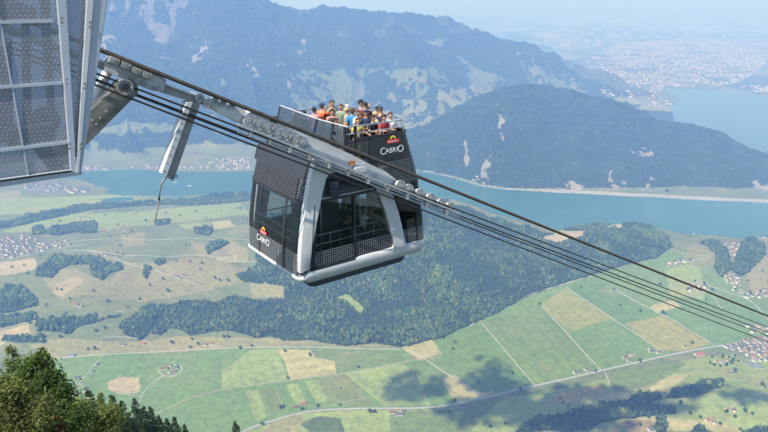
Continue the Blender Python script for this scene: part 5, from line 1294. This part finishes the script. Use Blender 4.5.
def spruce(px, py, Y, lab, dens=1.0, tint=(.035, .06, .025), grp=None, wide=.2, dead=False):
    x, y, g, tp = tree_base(px, py, Y); h = tp - g + .4; rg_ = np.random.default_rng(int(px * 7 + py))
    e = bpy.data.objects.new('spruce_tree', None); C.objects.link(e); e.location = (x, y, g - .4); tag(e, lab, 'tree', grp)
    tr = MB().tube([(0, 0, 0), (0, 0, h * .5), (0, 0, h)], [h * .016 + .05, h * .01 + .03, .012], 8)
    V = []; nw = int(h / .34); lv = []
    Rr_ = h * wide * .72; hh = 0; tint = tuple(c_ * 1.5 for c_ in tint)
    segs = []
    z = h - .12; k = 0
    while z > h * .12:
        f = (h - z) / h; L = min(Rr_ * 1.25, .05 + .34 * (h - z) ** .95) * rg_.uniform(.8, 1.12); nb = 5 + int(5 * min(1, f * 3))
        for j in range(nb):
            a = rg_.uniform(0, 6.28); l = L * rg_.uniform(.65, 1.15); dz = -.16 * l - .3 * f * l
            segs.append((z, a, l, dz, f))
        z -= .16 + .22 * min(1, f * 2.5)
    for z, a, l, dz, f in segs[::2]: tr.tube([(0, 0, z), (math.cos(a) * l * .9, math.sin(a) * l * .9, z + dz)], [.02 + .012 * l, .006], 4, False)
    tr.build('trunk', SPR, e)
    for z, a, l, dz, f in segs:
        n = int((14 + 80 * l) * dens); t = rg_.uniform(.08, 1, n) ** .75
        side = rg_.normal(0, 1, n) * (.07 + .16 * l * (1 - t * .7)) ; zz = z + dz * t * t - np.abs(side) * .35 + rg_.normal(0, .03, n) - rg_.uniform(0, .12, n) * (f > .1)
        cx = np.cos(a) * l * t - np.sin(a) * side; cy_ = np.sin(a) * l * t + np.cos(a) * side
        V.append(np.stack([cx, cy_, zz, np.full(n, a), t], 1))
    Q = np.concatenate(V); n = len(Q); c = Q[:, :3]
    s = rg_.uniform(.03, .065, n)[:, None] * (1 + min(Y, 60) / 90)
    d = np.stack([np.cos(Q[:, 3]), np.sin(Q[:, 3]), rg_.uniform(-.5, .35, n)], 1) + rg_.normal(0, .45, (n, 3)); d /= np.linalg.norm(d, axis=1)[:, None]
    u = np.cross(d, rg_.normal(0, 1, (n, 3))); u /= np.linalg.norm(u, axis=1)[:, None] + 1e-6
    tri = np.stack([c - u * s * .35, c + u * s * .35, c + d * s * 1.6], 1).reshape(-1, 3)
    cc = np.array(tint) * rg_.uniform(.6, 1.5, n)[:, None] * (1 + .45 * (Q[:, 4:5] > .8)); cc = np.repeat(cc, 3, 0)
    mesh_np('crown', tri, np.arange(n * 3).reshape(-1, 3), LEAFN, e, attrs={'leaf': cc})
    return e
for i, (px, py, Y, lab, tint, wide) in enumerate([
    (62, 386, 44, 'dark spruce between the big leafy tree and the pale bare branches', (.03, .05, .025), .2),
    (87, 387, 40, 'spruce right of the bare branches, its tip above its neighbours', (.03, .05, .025), .2),
    (100, 392, 34, 'yellow green spruce with dry twigs in front of the row', (.085, .10, .03), .22),  # lighter, yellower tint than the rest of the row
    (111, 394, 42, 'green spruce in the middle of the row at the lower left', (.05, .075, .028), .2),
    (121, 400, 46, 'slim spruce left of the tallest dark one', (.028, .045, .024), .17),
    (134, 398, 50, 'tallest dark spruce of the row, sharply pointed', (.025, .042, .026), .17),
    (143, 406, 52, 'dark spruce just right of the tallest one', (.024, .04, .026), .16),
    (150, 406, 56, 'slender dark spruce, second right of the tallest one', (.024, .04, .026), .15),
    (158, 415, 56, 'small dark spruce in the falling end of the row', (.026, .042, .024), .18),
    (166, 418, 60, 'dark spruce third from the right end of the row', (.026, .042, .024), .18),
    (174, 416, 62, 'dark spruce second from the right end of the row', (.028, .046, .024), .17),
    (184, 424, 62, 'last and lowest spruce at the right end of the row', (.045, .065, .026), .2),
    (235, 421, 60, 'small spruce tip standing alone at the bottom edge', (.04, .06, .028), .2),
    (10, 344, 19, 'light green spruce behind the leafy tree at the left edge', (.075, .10, .03), .24),
    (92, 402, 46, 'dark spruce half hidden behind the yellow green one', (.03, .05, .025), .2),
    (117, 408, 40, 'low olive spruce between the two middle spruces of the row', (.05, .065, .028), .2),
    (128, 412, 44, 'low dark spruce at the left foot of the tallest one', (.03, .05, .026), .2),
    (139, 416, 46, 'low dark spruce at the right foot of the tallest one', (.03, .05, .026), .2),
    (155, 422, 48, 'low spruce filling the gap in the falling end of the row', (.03, .05, .026), .2),
    (170, 425, 52, 'lowest spruce between the second and third from the right end', (.035, .055, .026), .2),
    (52, 366, 30, 'thin spruce tip above the right shoulder of the leafy tree', (.06, .08, .028), .2),
    (78, 402, 30, 'short olive spruce in front of the bare branches', (.06, .075, .025), .24)]):
    spruce(px, py, Y, lab, 1.0 if Y < 45 else .8, tint, None, wide)
def leafy(lab, base_px, Y, blobs, n, tint, seed, name='leafy_tree', leaf=.085, cat='tree'):
    rg_ = np.random.default_rng(seed); x, y, g, tp = tree_base(base_px[0], base_px[1], Y)
    e = bpy.data.objects.new(name, None); C.objects.link(e); e.location = (x, y, g - .3); tag(e, lab, cat)
    cs = []
    for bx, by, br, dy in blobs:
        r = ray(bx, by); t = (Y + dy) / r[1]; p = np.array([r[0] * t, r[1] * t, CAMZ + r[2] * t]) - (x, y, g - .3); cs.append((p, br))
    hh = max(c[0][2] for c in cs); tr = MB(); tr.tube([(0, 0, 0), (.1, 0, hh * .5), (.15, .1, hh * .8)], [.22, .14, .06], 8); lm = tr; pts = []
    for p, br in cs:
        s0 = Vector((.1, .03, max(.5, min(hh * .7, p[2] - 2.0)))); tgt = Vector(p); mid_ = (s0 + tgt) / 2 + Vector((0, 0, .25))
        lm.tube([s0, mid_, tgt], [.07, .045, .015], 5, False)
        k = max(6, int(10 * br))
        for _ in range(k):
            d = Vector(rg_.normal(0, 1, 3)).normalized(); q = tgt + d * br * rg_.uniform(.5, 1.05) * (1 if d.z > -.3 else .6); lm.tube([tgt if rg_.random() < .5 else mid_, (tgt + q) / 2 + Vector((0, 0, .05)), q], [.02, .012, .004], 4, False)
            pts.append((np.array(q), br)); pts.append((np.array((tgt + q) / 2), br * .8))
    lm.build('trunk', SPR, e)
    w_ = np.array([b ** 2 for _, b in pts]); w_ /= w_.sum(); idx = rg_.choice(len(pts), n, p=w_)
    c = np.array([pts[i][0] for i in idx]) + rg_.normal(0, 1, (n, 3)) * np.array([pts[i][1] * .19 for i in idx])[:, None]
    s = rg_.uniform(.55, 1.3, n)[:, None] * leaf; d = rg_.normal(0, 1, (n, 3)); d[:, 2] *= .6; d /= np.linalg.norm(d, axis=1)[:, None]; u = np.cross(d, rg_.normal(0, 1, (n, 3))); u /= np.linalg.norm(u, axis=1)[:, None]
    q = np.stack([c - d * s, c + u * s * .55, c + d * s, c - u * s * .55], 1).reshape(-1, 3)
    clump = .75 + .5 * rg_.random(len(pts)); cl_ = np.array(tint)[rg_.integers(0, len(tint), n)] * rg_.uniform(.7, 1.3, n)[:, None] * clump[idx][:, None]
    mesh_np('foliage', q, np.arange(n * 4).reshape(-1, 4), LEAFN, e, attrs={'leaf': np.repeat(cl_, 4, 0)})
    return e
leafy('big leafy tree with a ragged crown filling the lower left corner', (32, 350), 15.5,
      [(43,350,.16,0),(46,356,.2,0),(40,359,.25,0),(38,368,.4,.2),(30,376,.5,.4),(36,384,.7,0),(47,380,.45,-.2),(55,386,.4,-.2),(50,370,.2,0),(61,392,.3,0),(20,396,.5,.2),(28,402,.8,-.3),(45,404,.7,-.4),(60,406,.45,-.3),(-4,390,.3,.4),(50,415,.9,-.6),(32,418,1.1,-.8),(8,420,1.1,-.8),(60,424,.7,-.8),(20,432,1.1,-1),(44,434,1.0,-1),(30,368,.3,.3),(68,418,.4,-.5)],
      60000, [(.105, .16, .042), (.08, .13, .038), (.13, .17, .046), (.06, .10, .033)], 5, leaf=.05)
leafy('olive bush in the bottom left corner in front of the big leafy tree', (18, 398), 11.5,
      [(6,408,.5,0),(18,412,.55,0),(30,418,.5,0),(8,424,.6,-.2),(24,430,.6,-.2),(40,430,.45,-.2),(-6,400,.5,0),(14,400,.35,.1)], 16000, [(.15, .17, .05), (.12, .145, .045), (.18, .185, .06)], 6, 'bush', .04, 'bush')
leafy('rust brown twiggy shrub at the bottom edge among the green foliage', (46, 418), 12.5, [(44,424,.28,0),(50,428,.3,0),(48,433,.35,0),(40,431,.2,0)], 1800, [(.20, .075, .035), (.14, .06, .03)], 8, 'shrub', .045, 'shrub')
leafy('yellow green shrub between the leafy tree and the yellow green spruce', (72, 408), 24, [(70,412,.8,0),(80,418,.9,0),(64,424,.9,0),(90,424,.9,0),(76,430,1,0),(104,428,.9,0)], 14000, [(.16, .185, .05), (.12, .145, .045)], 9, 'shrub', .065, 'shrub')
# bare dead branches
x, y, g, tp = tree_base(76, 385, 27); e = bpy.data.objects.new('dead_tree', None); C.objects.link(e); e.location = (x, y, g); tag(e, 'pale dead tree with bare twisted branches beside the dark spruces', 'dead tree')
BARE = simple('bleached_wood', (.42, .39, .36), .9, var=.2, scale=5); h = tp - g
def D(px, py, dy=0): r = ray(px, py); t = (27 + dy) / r[1]; return (r[0] * t - x, r[1] * t - y, CAMZ + r[2] * t - g)
MB().tube([(0, 0, 0), (0, 0, h * .5), D(70, 405), D(73, 397)], [.16, .1, .06, .04], 7).build('trunk', BARE, e)
q = MB(); rg_ = random.Random(3)
for L_ in ([(73,397),(74,390),(77,386),(82,384)],[(73,397),(79,393),(85,392),(88,388)],[(71,401),(68,396),(70,389)],[(70,405),(78,402),(86,398),(92,398)],[(73,397),(76,394),(74,385)],[(70,404),(66,400),(64,395)],[(80,402),(90,408),(96,412)],[(96,412),(98,420),(102,424)]):
    q.tube([D(*p, rg_.uniform(-.3, .3)) for p in L_], [.07, .05, .035, .018][:len(L_)], 5)
    for _ in range(5):
        i = rg_.randrange(1, len(L_)); p = L_[i]; q.tube([D(*p), D(p[0] + rg_.uniform(-4, 4), p[1] + rg_.uniform(-5, 1), rg_.uniform(-.4, .4))], [.022, .01], 4)
q.build('branch', BARE, e)
